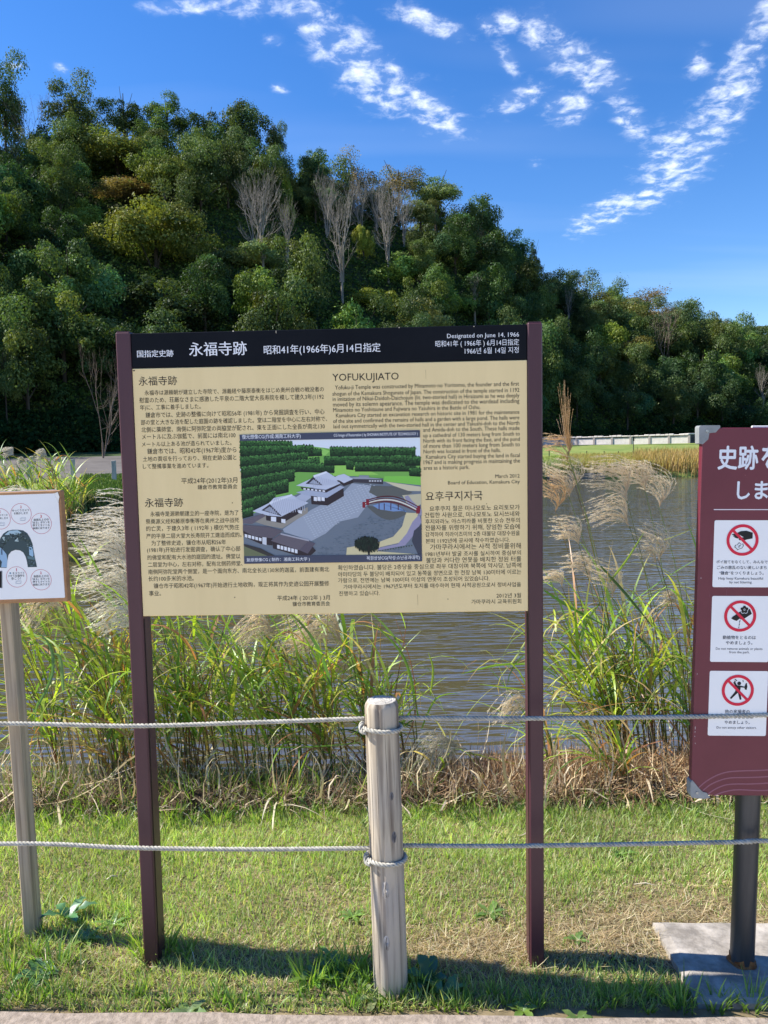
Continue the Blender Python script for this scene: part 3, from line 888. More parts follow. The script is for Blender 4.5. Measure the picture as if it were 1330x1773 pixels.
far_reeds('thin_reeds', 26000, 975, 1130, .2, 8.0, .72, .05, [(.40, .34, .11), (.30, .32, .08), (.46, .36, .14)], 'sparse yellow reeds thinning out on the far lawn', 2)
far_reeds('far_long_grass', 9000, 560, 1010, .1, 2.4, .75, .05, [(.36, .36, .20), (.28, .32, .12), (.46, .42, .28), (.16, .24, .06)], 'pale grass and plumes on the far bank beside the right board post', 3)
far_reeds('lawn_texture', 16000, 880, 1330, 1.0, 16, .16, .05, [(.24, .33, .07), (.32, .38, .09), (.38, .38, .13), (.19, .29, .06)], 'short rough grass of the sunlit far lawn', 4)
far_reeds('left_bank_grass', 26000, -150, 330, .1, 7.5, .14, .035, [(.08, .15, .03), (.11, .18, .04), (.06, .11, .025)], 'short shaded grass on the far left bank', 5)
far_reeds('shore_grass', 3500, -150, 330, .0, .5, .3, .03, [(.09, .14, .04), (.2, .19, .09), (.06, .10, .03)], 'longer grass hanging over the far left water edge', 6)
M_stone = noisy('shore_stone', (.12, .11, .09), (.22, .2, .17), (2, 2, 2), .9, .5)
for i, (px, wd) in enumerate(((958, 1.0), (992, .7), (1018, 1.1), (1040, .6))):
    t = (px - CX) / FPX; d = float(np.interp(t, _t, _S)) + .25
    q = MB(); m_ = 9; vs = []; rg = random.Random(px)
    for j, (z, r_) in enumerate(((-.3, .9), (.0, 1.0), (.16, .85), (.24, .45))):
        for a in range(m_): vs.append((wd * .5 * r_ * math.cos(6.283 * a / m_) * rg.uniform(.85, 1.1), .35 * r_ * math.sin(6.283 * a / m_) * rg.uniform(.8, 1.1), z * rg.uniform(.8, 1.1)))
    fs = [(j * m_ + a, j * m_ + (a + 1) % m_, (j + 1) * m_ + (a + 1) % m_, (j + 1) * m_ + a) for j in range(3) for a in range(m_)] + [tuple(range(3 * m_, 4 * m_))]
    q.add(vs, fs); o = q.build('shore_stone', M_stone); o.location = (t * d, d, -.12)
    tag(o, '%s of the low stones at the far water edge, right of the board' % {958: 'leftmost', 992: 'second from left', 1018: 'third from left', 1040: 'rightmost'}[px], 'stone', 'stones along the far water edge')
# ------------------------------------------------------------------ lettering
_TXT = {}
def cut_glyphs():
    """outlines of every printed line, one text object per weight (lines far apart, then separated)"""
    want = {}
    for mb, *_ in _DEFER:
        for jb in mb.jobs: want.setdefault(jb[7], {})[jb[1]] = 1
    for bold, texts in want.items():
        texts = list(texts)
        cu = bpy.data.curves.new('t', 'FONT'); cu.body = '\n'.join(texts); cu.size = 1.0; cu.resolution_u = 2; cu.offset = bold
        cu.space_line = 3.0
        o = bpy.data.objects.new('t', cu); me = o.to_mesh()
        V = np.empty(len(me.vertices) * 3); me.vertices.foreach_get('co', V); V = V.reshape(-1, 3)
        row = np.round((.35 - V[:, 1]) / 3.0).astype(int)
        faces = [[] for _ in texts]
        for p_ in me.polygons:
            vv = tuple(p_.vertices); faces[row[vv[0]]].append(vv)
        for k, tx in enumerate(texts):
            ids = sorted({i for f in faces[k] for i in f}); mp_ = {a: b for b, a in enumerate(ids)}
            P = V[ids].copy(); P[:, 1] += 3.0 * k
            _TXT[(tx, bold)] = (P, [tuple(mp_[i] for i in f) for f in faces[k]])
        o.to_mesh_clear(); bpy.data.objects.remove(o); bpy.data.curves.remove(cu)

def finish_lettering():
    cut_glyphs()
    for mb, name, mats, o in _DEFER:
        for (pl, text, x0, x1, y, c, off, bold, tall, *sh) in mb.jobs:
            dx_, dy_ = sh if sh else (0, 0)
            V, F = _TXT[(text, bold)]
            u0, v0 = pl.p(x0, y); u1, _ = pl.p(x1, y)
            mn, mx = V[:, 0].min(), V[:, 0].max()
            sx = (u1 - u0) / (mx - mn); sy = sx * tall
            mb.add([(u0 + (a[0] - mn + dx_) * sx, -off, v0 + (a[1] + dy_) * sy) for a in V], F, c)
        old = o.data; o.data = mb.mesh(name, mats); bpy.data.meshes.remove(old)

class Plane:
    """front face of a sign; local axes: x along it, y into it, z up"""
    def __init__(s, O, yaw, tilt=0.0):
        s.O = Vector(O); s.ay = Vector((math.sin(yaw), math.cos(yaw), 0))
        ax = Vector((math.cos(yaw), -math.sin(yaw), 0)); az = Vector((0, 0, 1))
        s.ax = ax * math.cos(tilt) - az * math.sin(tilt)      # tilt > 0 turns the sign clockwise as seen
        s.az = az * math.cos(tilt) + ax * math.sin(tilt)
        s.M = Matrix.Translation(s.O) @ Matrix((s.ax, s.ay, s.az)).transposed().to_4x4()
    def p(s, px, py, off=0.0):
        r = ray(px, py); d = (s.O - s.ay * off - CAM).dot(s.ay) / r.dot(s.ay)
        P = CAM + r * d - s.O
        return P.dot(s.ax), P.dot(s.az)

def letter(mb, pl, text, x0, x1, y, c, off=.0006, tall=1.0, bold=0.0, center=False):
    """one printed line from x0 to x1 (photograph px) on baseline y"""
    if not hasattr(mb, 'jobs'): mb.jobs = []
    mb.jobs.append((pl, text, x0, x1, y, c, off, 0.0, tall))
    if bold > .004:
        g = bold * .9
        for i, (dx, dy) in enumerate(((-g, 0), (g, 0), (0, g), (0, -g)) if bold > .015 else ((-g, 0), (g, 0))):
            mb.jobs.append((pl, text, x0, x1, y, c, off + .00002 * (i + 1), 0.0, tall, dx, dy))

def flat(mb, pts, off, c):
    mb.add([(x, -off, z) for x, z in pts], [tuple(range(len(pts)))], c)

def ring2(mb, cx, cz, r0, r1, off, c, n=40, a0=0, a1=2 * math.pi):
    vs = []; fs = []
    for i in range(n + 1):
        a = a0 + (a1 - a0) * i / n
        vs += [(cx + r0 * math.cos(a), -off, cz + r0 * math.sin(a)), (cx + r1 * math.cos(a), -off, cz + r1 * math.sin(a))]
        if i: b = 2 * i; fs.append((b - 2, b - 1, b + 1, b))
    mb.add(vs, fs, c)

def rrect(x0, x1, z0, z1, r, n=6):
    pts = []
    for (cx, cz, a0) in ((x1 - r, z1 - r, 0), (x0 + r, z1 - r, 90), (x0 + r, z0 + r, 180), (x1 - r, z0 + r, 270)):
        for i in range(n + 1):
            a = R(a0 + 90 * i / n); pts.append((cx + r * math.cos(a), cz + r * math.sin(a)))
    return pts

def slab2(mb, pts, y0, y1, c=(1, 1, 1), m=0):
    """outline in x,z pushed from y0 (front) to y1"""
    n = len(pts)
    vs = [(x, y0, z) for x, z in pts] + [(x, y1, z) for x, z in pts]
    fs = [tuple(range(n)), tuple(range(2 * n - 1, n - 1, -1))] + [(i, i + n, (i + 1) % n + n, (i + 1) % n) for i in range(n)]
    mb.add(vs, fs, c, m)

# ------------------------------------------------------------------ main information board
PB = Plane(G(930, 1675), R(1.5))
PB.O.z = 0.0
M_post = noisy('brown_powder_coat', (.055, .018, .027), (.075, .026, .036), (5, 5, 1.2), .42, .10, spec=.45)
M_print = printmat('print_ink', .55, .3)
M_cream = noisy('cream_board', (.76, .60, .315), (.84, .67, .36), (7, 7, 1.1), .5, .0, spec=.15, ramp=(.2, .6))
M_header = noisy('header_black', (.003, .004, .007), (.007, .008, .012), (4, 4, 4), .45, .0, spec=.12)
board = empty('information_board', PB.M)
tag(board, 'large cream information board with black header between dark brown posts, in front of the pond', 'sign')
uL0 = PB.p(201, 800)[0]; uTL, vTL = PB.p(225, 576.5); uTR, vTR = PB.p(913, 561.5); uBR, vBR = PB.p(915, 1059); uBL, vBL = PB.p(247, 1067)
u0 = .5 * (uTL + uBL); u1 = .5 * (uTR + uBR); vt = .5 * (vTL + vTR); vb = .5 * (vBL + vBR)
vh = .5 * (PB.p(228, 637.5)[1] + PB.p(913, 622.5)[1])
pw = PB.p(939, 800)[0] - PB.p(913.5, 800)[0]
DEP = .075
for (a, b) in ((u0 - pw - .001, u0 - .001), (u1 + .001, u1 + pw + .001)):
    p = MB(); p.box(a, b, .0, DEP, -.25, vt + .004, bev=.0035)
    # the shallow groove down the inner side of the hollow section
    o = p.build('post', M_post, board)
    q = MB()
    if a < 0 and a < u0: q.box(b, b + .0015, .012, .016, 0, vb - .01)
    else: q.box(a - .0015, a, .012, .016, 0, vb - .01)
    q.build('groove_trim', mat('trim_dark', (.012, .005, .008), .5), o)
    q = MB(); q.box(a + .003, b - .003, .003, DEP - .003, vt + .004, vt + .0065)
    q.build('post_cap', M_post, o)
p = MB(); p.box(u0, u1, .004, .034, vb, vh - .0008, bev=.0015); p.build('text_panel', M_cream, board)
p = MB(); p.box(u0, u1, .004, .034, vh + .0008, vt, bev=.0015); p.build('header_panel', M_header, board)
p = MB(); p.box(u0 + .004, u1 - .004, .035, .06, vb + .05, vb + .09); p.box(u0 + .004, u1 - .004, .035, .06, vt - .09, vt - .05)
p.build('back_rail', M_post, board)
FO = -.004 + .0006
INK = (.022, .017, .016); WHT = (.82, .84, .88)
def block(name, lines, c, bold=0.0, tall=1.0, pl=PB, parent=board, off=None, bases=.004):
    mb = MB()
    for ln in lines:
        letter(mb, pl, ln[0], ln[1], ln[2], ln[3], c, off=FO if off is None else off, bold=bold, tall=ln[4] if len(ln) > 4 else tall)
    return mb.build(name, M_print, parent)
block('lettering', [('国指定史跡', 237, 300, 617.6)], WHT, .012)
block('lettering', [('永福寺跡', 327.4, 427.2, 614.5)], WHT, .012)
block('lettering', [('昭和41年(1966年)6月14日指定', 456.7, 659, 612)], WHT, .008, 1.08)
block('lettering', [('Designated on June 14, 1966', 774.4, 899.2, 585.2), ('昭和41年 ( 1966年 ) 6月14日指定', 754, 899.2, 599.6, 1.15),
                    ('1966년 6월 14일 지정', 805, 898.6, 612, 1.1)], WHT, .003)
block('title', [('永福寺跡', 239.6, 306.3, 666.5)], INK)
block('paragraph', [
    ('永福寺は源頼朝が建立した寺院で、源義経や藤原泰衡をはじめ奥州合戦の戦没者の', 249.8, 560.8, 683.8, 1.12),
    ('慰霊のため、荘厳なさまに感激した平泉の二階大堂大長寿院を模して建久3年(1192', 241, 560.8, 697, 1.15),
    ('年)に、工事に着手しました。', 242, 347.2, 709.3, 1.15),
    ('鎌倉市では、史跡の整備に向けて昭和56年 (1981年) から発掘調査を行い、中心', 251.6, 562, 722.6, 1.15),
    ('部の堂と大きな池を配した庭園の跡を確認しました。堂は二階堂を中心に左右対称で、', 243.5, 566.5, 735.2, 1.15),
    ('北側に薬師堂、南側に阿弥陀堂の両脇堂が配され、東を正面にした全長が南北130', 244.4, 562.6, 748, 1.15),
    ('メートルに及ぶ伽藍で、前面には南北100', 245.3, 407.7, 760.3, 1.15),
    ('メートル以上ある池が造られていました。', 245, 400.5, 773, 1.1),
    ('鎌倉市では、昭和42年(1967年)度から', 254.6, 409.2, 785.7, 1.15),
    ('土地の買収を行っており、現在史跡公園と', 247, 409.2, 798.6, 1.1),
    ('して整備事業を進めています。', 247, 360.5, 811.4, 1.1)], INK, .002)
block('lettering', [('平成24年(2012年)3月', 313.5, 410.7, 837), ('鎌倉市教育委員会', 341.8, 410.7, 847)], INK, .002)
block('title', [('永福寺跡', 250.4, 316.8, 877.4)], INK)
block('paragraph', [
    ('永福寺是源赖朝建立的一座寺院，是为了', 259.7, 413, 894, 1.1), ('祭奠源义经和藤原泰衡等在奥州之战中战死', 252, 414, 907, 1.1),
    ('的亡灵，于建久3年 ( 1192年 ) 模仿气势庄', 252.8, 414, 919.4, 1.1), ('严的平泉二层大堂大长寿院开工建造而成的。', 252.8, 418, 932.3, 1.1),
    ('为了整修史迹，镰仓市从昭和56年', 261.8, 391, 944.4, 1.1), ('(1981年)开始进行发掘调查，确认了中心部', 254.3, 416, 956.4, 1.1),
    ('的佛堂和配有大水池的庭园的遗址。佛堂以', 254.9, 416, 969.3, 1.1), ('二层堂为中心，左右对称，配有北侧药师堂、', 255.8, 419.7, 981.7, 1.1),
    ('南侧阿弥陀堂两个侧堂，是一个面向东方、南北全长达130米的迦蓝，前面建有南北', 256.4, 570, 994.3, 1.1),
    ('长约100多米的水池。', 256.4, 335, 1006.3, 1.1),
    ('镰仓市于昭和42年(1967年)开始进行土地收购，现正将其作为史迹公园开展整修', 265.7, 570, 1018.6, 1.1),
    ('事业。', 257.6, 278.3, 1031.6, 1.1)], INK, .002)
block('lettering', [('平成24年 ( 2012年 ) 3月', 480, 571, 1039.7, 1.05), ('镰仓市教育委员会', 506.3, 571.3, 1049.6, 1.05)], INK, .002)
block('title', [('YOFUKUJIATO', 575.6, 690.5, 659.5)], INK)
block('paragraph', [
    ('Yofuku-ji Temple was constructed by Minamoto no Yoritomo, the founder and the first', 580, 899.2, 674.3),
    ('shogun of the Kamakura Shogunate of Japan. The construction of the temple started in 1192', 575.6, 899.8, 685.1),
    ('in imitation of Nikai-Daidoh-Daichojuin (lit. two-storied hall) in Hiraizumi as he was deeply', 576, 899.8, 694.4),
    ('moved by its solemn apearance. The temple was dedicated to the wardead including', 576.5, 899.8, 704),
    ('Minamoto no Yoshitsune and Fujiwara no Yasuhira in the Battle of Oshu.', 576.8, 831.9, 713.3),
    ('Kamakura City started an excavation research on historic site in 1981 for the maintenance', 581.7, 899.8, 722.8),
    ('of the site and confirmed the remains of halls and a garden with a large pond. The halls were', 576.8, 899.8, 732.4),
    ('laid out symmetrically with the two-storied hall in the center and Yakushi-doh to the North', 577.4, 899.8, 741.7),
    ('and Amida-doh to the South. These halls made', 733, 900, 747.6), ('up a cathedral of 130 meters long from South to', 733, 900.5, 757.2),
    ('North with its front facing the East, and the pond', 733.2, 900.5, 766.5), ('of more than 100 meters long from South to', 733.2, 900.5, 775.9),
    ('North was located in front of the halls.', 733.5, 867.4, 785.2), ('Kamakura City started buying the land in fiscal', 737.7, 900.5, 794.5),
    ('1967 and is making progress in maintaining the', 733.8, 900.8, 804), ('area as a historic park.', 733.8, 813, 813.5)], INK, .0, tall=1.14)
block('lettering', [('March 2012', 858, 900.2, 827.7), ('Board of Education, Kamakura City', 776, 900.5, 839)], INK, -.002)
block('title', [('요후쿠지자국', 737, 835.8, 866.4)], INK)
block('paragraph', [
    ('요후쿠지 절은 미나모토노 요리토모가', 744, 900.5, 884.8), ('건립한 사원으로, 미나모토노 묘시쓰네와', 735.6, 900.5, 896),
    ('후지와라노 야스히라를 비롯한 오슈 전투의', 736.5, 900.5, 907), ('전몰자를 위령하기 위해, 장엄한 모습에', 736.5, 900.5, 918.3),
    ('감격하여 히라이즈미의 2층 대불당 대장수원을', 736.8, 900.5, 929.3, 1.08), ('본떠 1192년에 공사에 착수하였습니다.', 737.4, 883.3, 940.6),
    ('가마쿠라시에서는 사적 정비를위해', 745, 902.3, 951.7), ('1981년부터 발굴 조사를 실시하여 중심부의', 737.4, 902.3, 963.3),
    ('불당과 커다란 연못을 배치한 정원 터를', 738, 902.9, 974.4),
    ('확인하였습니다. 불당은 2층당을 중심으로 좌우 대칭이며 북쪽에 약사당, 남쪽에', 585.3, 902.9, 987.2),
    ('아미타당의 두 불당이 배치되어 있고 동쪽을 정면으로 한 전장 남북 130미터에 이르는', 585.3, 902.9, 998.6, 1.05),
    ('가람으로, 전면에는 남북 100미터 이상의 연못이 조성되어 있었습니다.', 585.6, 848, 1009),
    ('가마쿠라시에서는 1967년도부터 토지를 매수하여 현재 사적공원으로서 정비사업을', 594.6, 902.6, 1020),
    ('진행하고 있습니다.', 587, 657.4, 1031.6)], INK, -.002)
block('lettering', [('2012년 3월', 860, 902.6, 1035.2), ('가마쿠라시 교육위원회', 816.6, 902.9, 1046)], INK, -.002)

# the printed aerial picture (coordinates measured in a 1330 px wide enlargement of it)
def build_picture():
    mb = MB(); k = [0]; rz = random.Random(5)
    def q(x, y): return PB.p(400 + x * .25564, 740 + y * .25564)
    def poly(pts, c, step=True):
        if step: k[0] += 1
        flat(mb, [q(*p) for p in pts], -.004 + .0006 + (k[0] + (0 if step else rz.random() * .9)) * .000012, lin(c))
    A, B, C_, D_ = (57, 50), (1280, 18), (1295, 908), (90, 925)
    poly([A, B, C_, D_], (70, 76, 96))
    poly([(60, 92), (1281, 68), (1293, 862), (88, 872)], (110, 122, 136))          # pond
    poly([(60, 92), (1281, 68), (1283, 200), (60, 300)], (222, 232, 242))           # sky
    poly([(60, 120), (560, 130), (640, 140), (700, 150), (1250, 190), (1284, 250), (1285, 390), (1040, 365), (830, 330), (700, 320), (520, 420), (160, 580), (75, 610)], (118, 176, 84))
    poly([(600, 135), (668, 160), (640, 190), (600, 190)], (150, 206, 104))
    poly([(690, 250), (850, 262), (1000, 320), (830, 330), (690, 330)], (150, 206, 96))
    poly([(1040, 330), (1285, 330), (1286, 392), (1030, 366)], (128, 200, 84))
    # belts of trees
    rg = random.Random(3)
    def belt(x0, y0, x1, y1, h, dens=1.0, w=30):
        n_ = max(3, int(abs(x1 - x0) / w * 1.6))
        pts = [(x0, y0 + h)]
        for i in range(n_ * 3 + 1):
            f = i / (n_ * 3)
            pts.append((x0 + (x1 - x0) * f, y0 + (y1 - y0) * f - abs(math.sin(f * n_ * math.pi)) * 10 + rg.uniform(-4, 4)))
        pts.append((x1, y1 + h))
        poly(pts, (15, 31, 21))
        k[0] += 1
        for i in range(int(n_ * 34 * dens)):
            f = rg.random(); g = rg.random() ** 1.3
            x = x0 + (x1 - x0) * f; y = y0 + (y1 - y0) * f + g * h * .82
            s = rg.uniform(3, 8); b_ = (1 - g * .75) * rg.uniform(.6, 1.2)
            poly([(x - s, y + s * .4), (x - s * .2, y - s), (x + s, y + s * .1), (x, y + s)], (int(14 + 62 * b_ ** 1.6), int(42 + 88 * b_ ** 1.6), int(22 + 44 * b_ ** 1.6)), False)
    belt(60, 92, 415, 96, 60)
    belt(60, 130, 560, 122, 75); belt(560, 150, 615, 150, 45)
    belt(60, 200, 520, 168, 80); belt(66, 270, 600, 205, 80); belt(380, 240, 700, 250, 60)
    belt(70, 350, 430, 285, 80); belt(70, 420, 390, 350, 90); belt(74, 500, 300, 430, 90); belt(76, 560, 150, 540, 60)
    belt(670, 135, 1250, 140, 70); belt(630, 200, 1240, 190, 60); belt(840, 240, 1250, 240, 60); belt(780, 225, 830, 230, 60)
    belt(1180, 200, 1284, 200, 60); belt(1210, 275, 1285, 280, 55)
    k[0] += 1
    for i in range(900):
        x = rg.uniform(560, 1180); y = rg.uniform(560, 862)
        if y < 860 - (x - 545) * .66: continue
        s_ = rg.uniform(4, 13); d_ = rg.randint(-13, 13)
        poly([(x - s_, y), (x, y - s_ * .35), (x + s_, y), (x, y + s_ * .35)], (104 + d_, 118 + d_, 132 + d_), False)
    # gravel forecourt with its ripple pattern
    poly([(820, 378), (950, 395), (1000, 470), (920, 530), (860, 610), (730, 640), (640, 720), (545, 770), (360, 710), (350, 690), (540, 560), (700, 480), (760, 440)], (158, 168, 184))
    k[0] += 1
    for i in range(26):
        for j in range(26):
            x = 360 + i * 24 + j * 8; y = 390 + j * 14 + (i % 2) * 6
            if x + y * .2 > 1050 or (x - 350) + (y - 700) * 1.75 < -20 + 0 or x > 990 - (y - 440) * 1.05 and y > 440: continue
            if (y - 760) > (545 - x) * -.6 + 0 and x < 0: continue
            if y > 760 - (x - 545) * .62 and x > 545: continue
            if y < 700 - (x - 350) * .78: continue
            poly([(x, y), (x + 9, y - 5), (x + 18, y), (x + 9, y + 1)], (186, 196, 208), False)
    poly([(950, 395), (1120, 400), (1230, 440), (1180, 470), (1000, 475), (935, 440)], (96, 100, 98))       # far pond arm
    poly([(1040, 366), (1286, 402), (1288, 432), (1200, 430), (1100, 395)], (208, 200, 170))
    poly([(1160, 460), (1288, 450), (1290, 520), (1250, 540), (1190, 510)], (196, 190, 160))
    poly([(1175, 470), (1200, 460), (1230, 500), (1292, 560), (1292, 600), (1270, 590), (1200, 520)], (150, 148, 172))
    poly([(1185, 578), (1270, 580), (1240, 680), (1150, 780), (1010, 812), (990, 840), (1270, 860), (780, 868), (785, 815), (900, 795), (1000, 778), (1100, 740), (1160, 670)], (212, 202, 160))
    poly([(1275, 590), (1292, 640), (1230, 740), (1180, 800), (1000, 835), (985, 820), (1130, 790), (1190, 720), (1230, 640)], (152, 148, 176))
    poly([(1292, 655), (1293, 862), (1268, 862), (1225, 770), (1240, 700)], (66, 70, 84))
    # bridge
    def arc(xa, ya, xb, yb, up, n_=14): return [(xa + (xb - xa) * i / n_, ya + (yb - ya) * i / n_ - up * math.sin(math.pi * i / n_)) for i in range(n_ + 1)]
    poly(arc(925, 530, 1185, 575, 0) + arc(1185, 590, 925, 540, -60)[0:], (92, 96, 96))
    poly(arc(960, 530, 1190, 575, 40) + [(1185, 565), (1100, 570), (1000, 555)], (120, 150, 196))
    for x in (1000, 1035, 1080, 1130): poly([(x, 515), (x + 6, 515), (x + 6, 560), (x, 560)], (70, 26, 40))
    lo = arc(890, 530, 1280, 585, 45); hi = arc(890, 512, 1280, 560, 55)
    poly(lo + hi[::-1], (92, 48, 58))
    poly(arc(900, 524, 1270, 570, 50) + arc(900, 517, 1270, 560, 52)[::-1], (214, 214, 204))
    poly(arc(915, 500, 1275, 545, 50) + arc(915, 492, 1275, 538, 50)[::-1], (84, 28, 42))
    for x, y in ((890, 505), (915, 486), (1262, 532), (1255, 545)): poly([(x, y), (x + 20, y), (x + 20, y + 40), (x, y + 40)], (132, 34, 52))
    # halls: walls then roofs
    def roof(pts, c=(196, 204, 222)): poly(pts, c)
    DK = (52, 44, 50); WL = (226, 230, 238)
    poly([(160, 640), (240, 590), (370, 600), (520, 540), (520, 580), (345, 685), (240, 665)], (150, 146, 138))
    poly([(235, 595), (480, 530), (482, 572), (345, 650), (238, 630)], DK)
    for a in ((270, 605, 305, 640), (340, 620, 368, 650), (455, 560, 480, 585)): poly([(a[0], a[1]), (a[2], a[1] + 3), (a[2], a[3]), (a[0], a[3] - 5)], WL)
    roof([(145, 568), (258, 512), (290, 478), (405, 455), (525, 512), (340, 605), (250, 598)])
    poly([(205, 562), (262, 520), (345, 602)], (60, 56, 66)); poly([(222, 562), (262, 536), (318, 590)], (150, 158, 176))
    poly([(258, 508), (410, 452), (418, 462), (266, 520)], (222, 228, 240))
    roof([(430, 478), (490, 442), (550, 470), (500, 505)], (178, 186, 206))
    poly([(540, 455), (760, 400), (765, 465), (655, 530), (545, 520)], DK)
    for x in (560, 585, 612): poly([(x, 470), (x + 22, 473), (x + 22, 500), (x, 497)], WL)
    roof([(440, 440), (700, 380), (770, 405), (650, 478), (500, 458)], (170, 180, 202))
    poly([(470, 404), (640, 424), (740, 372), (742, 392), (645, 442), (480, 420)], (58, 50, 58))
    for i in range(6): poly([(490 + i * 26, 411 + i * 3), (506 + i * 26, 413 + i * 3), (506 + i * 26, 423 + i * 3), (490 + i * 26, 421 + i * 3)], WL)
    roof([(440, 395), (548, 345), (570, 322), (645, 298), (760, 372), (648, 420)])
    poly([(505, 382), (556, 335), (622, 392)], (50, 48, 60)); poly([(528, 380), (558, 352), (600, 386)], (160, 168, 186))
    poly([(556, 326), (642, 298), (650, 308), (565, 340)], (224, 230, 242))
    poly([(715, 360), (830, 345), (830, 375), (765, 398)], DK)
    roof([(690, 345), (725, 325), (765, 315), (832, 348), (765, 378), (735, 360)])
    poly([(825, 340), (1030, 345), (1030, 385), (825, 372)], (62, 60, 70))
    roof([(800, 338), (880, 334), (1040, 350), (1010, 352), (830, 350)], (150, 156, 170)); roof([(868, 324), (935, 326), (935, 338), (868, 336)], (140, 146, 160))
    for i in range(5): poly([(935 + i * 18, 358), (947 + i * 18, 358), (947 + i * 18, 368), (935 + i * 18, 368)], (196, 200, 206))
    # corridors in front
    roof([(80, 625), (215, 585), (235, 600), (140, 655), (80, 650)], (104, 98, 110))
    poly([(80, 700), (280, 745), (280, 800), (200, 790), (85, 740)], DK)
    for i in range(5): poly([(92 + i * 24, 722 + i * 6), (110 + i * 24, 727 + i * 6), (110 + i * 24, 748 + i * 6), (92 + i * 24, 743 + i * 6)], WL)
    poly([(212, 735), (240, 740), (240, 798), (212, 790)], (206, 212, 222))
    for i in range(16): poly([(296 + i * 13, 482 + i * 0.5), (299 + i * 13, 482 + i * .5), (262 + i * 16, 596 - i * 2), (258 + i * 16, 596 - i * 2)], (176, 184, 204))
    for i in range(14): poly([(575 + i * 12, 330 + i * 3), (578 + i * 12, 330 + i * 3), (560 + i * 14, 402 - i * 1.5), (556 + i * 14, 402 - i * 1.5)], (178, 186, 206))
    roof([(80, 660), (250, 672), (352, 700), (280, 752), (150, 735), (80, 700)], (98, 92, 102))
    poly([(280, 770), (545, 800), (575, 835), (540, 868), (440, 866), (285, 820)], DK)
    for i in range(6): poly([(312 + i * 24, 795 + i * 6), (330 + i * 24, 799 + i * 6), (330 + i * 24, 824 + i * 6), (312 + i * 24, 820 + i * 6)], WL)
    roof([(268, 768), (335, 722), (525, 768), (462, 832)], (104, 98, 108)); roof([(462, 832), (525, 770), (570, 785), (520, 856)], (92, 86, 100))
    poly([(335, 716), (528, 762), (528, 772), (335, 726)], (170, 172, 184))
    poly([(88, 800), (280, 872), (88, 872)], (110, 118, 88)); poly([(88, 790), (200, 820), (300, 872), (250, 872), (88, 805)], (60, 58, 56))
    # willow
    k[0] += 1
    for i in range(420):
        a = rg.uniform(0, 2 * math.pi); r_ = rg.random() ** .5
        x = 922 + 84 * r_ * math.cos(a); y = 785 + 46 * r_ * math.sin(a)
        poly([(x - 4, y), (x, y - 9), (x + 4, y), (x + 1, y + 24)], rg.choice([(18, 34, 28), (28, 48, 38), (12, 24, 22)]), False)
    poly([(928, 800), (938, 800), (940, 864), (928, 864)], (30, 30, 30))
    k[0] += 1
    for i in range(16):
        x = 955 + i * 18; y = 852 - i * 3
        poly([(x - 5, y - 10), (x + 5, y - 10), (x, y)], (60, 74, 52), False)
    poly([A, B, (1281, 68), (60, 92)], (70, 76, 96)); poly([(88, 872), (1293, 860), C_, D_], (70, 76, 96))
    return mb.build('illustration', M_print, board), k[0]
pic, kk = build_picture()
PO = -.004 + .0006 + (kk + 4) * .000012
for cap in [('復元想像CG(作成:湘南工科大学)', 419, 520.7, 759.6, 1.15), ('CG Image of Restoration ( by SHONAN INSTITUTE OF TECHNOLOGY )', 578, 723.4, 756, 1.45),
                  ('复原想像CG ( 制作：湘南工科大学 )', 426.8, 536.3, 972.2, 1.0), ('복원상상CG(작성:쇼난공과대학)', 635, 727, 969.3, 1.1)]: block('caption', [cap], WHT, .006, off=PO)
# small wear: paint chips and scratches on the board
wr = MB()
for (x, y, w, h, c) in ((229, 641, 4, 1.4, (60, 50, 40)), (723, 1030, .7, 18, (120, 105, 80)), (264, 656, .7, 14, (140, 122, 90)), (401, 870, 1.6, 1.6, (90, 78, 60)),
                        (775, 1037, 1.4, 1.4, (90, 78, 60)), (737, 640, .6, 16, (150, 135, 105)), (405, 1034, 2, 1.6, (120, 100, 80)), (842, 872, 1.4, 1.2, (110, 96, 70)),
                        (402, 572, 2.5, 2, (210, 200, 180)), (477, 572.5, 1.2, 4, (200, 190, 170)), (690, 566, 2, 1.5, (190, 180, 160)), (820, 564, 1.6, 1.5, (190, 180, 160))):
    a = PB.p(x, y); b = PB.p(x + w, y + h)
    flat(wr, [(a[0], a[1]), (b[0], a[1] + .0004), (b[0] + .0003, b[1]), (a[0] + .0005, b[1] - .0003)], FO + .0001, lin(c))
wr.build('surface_wear', M_print, board)
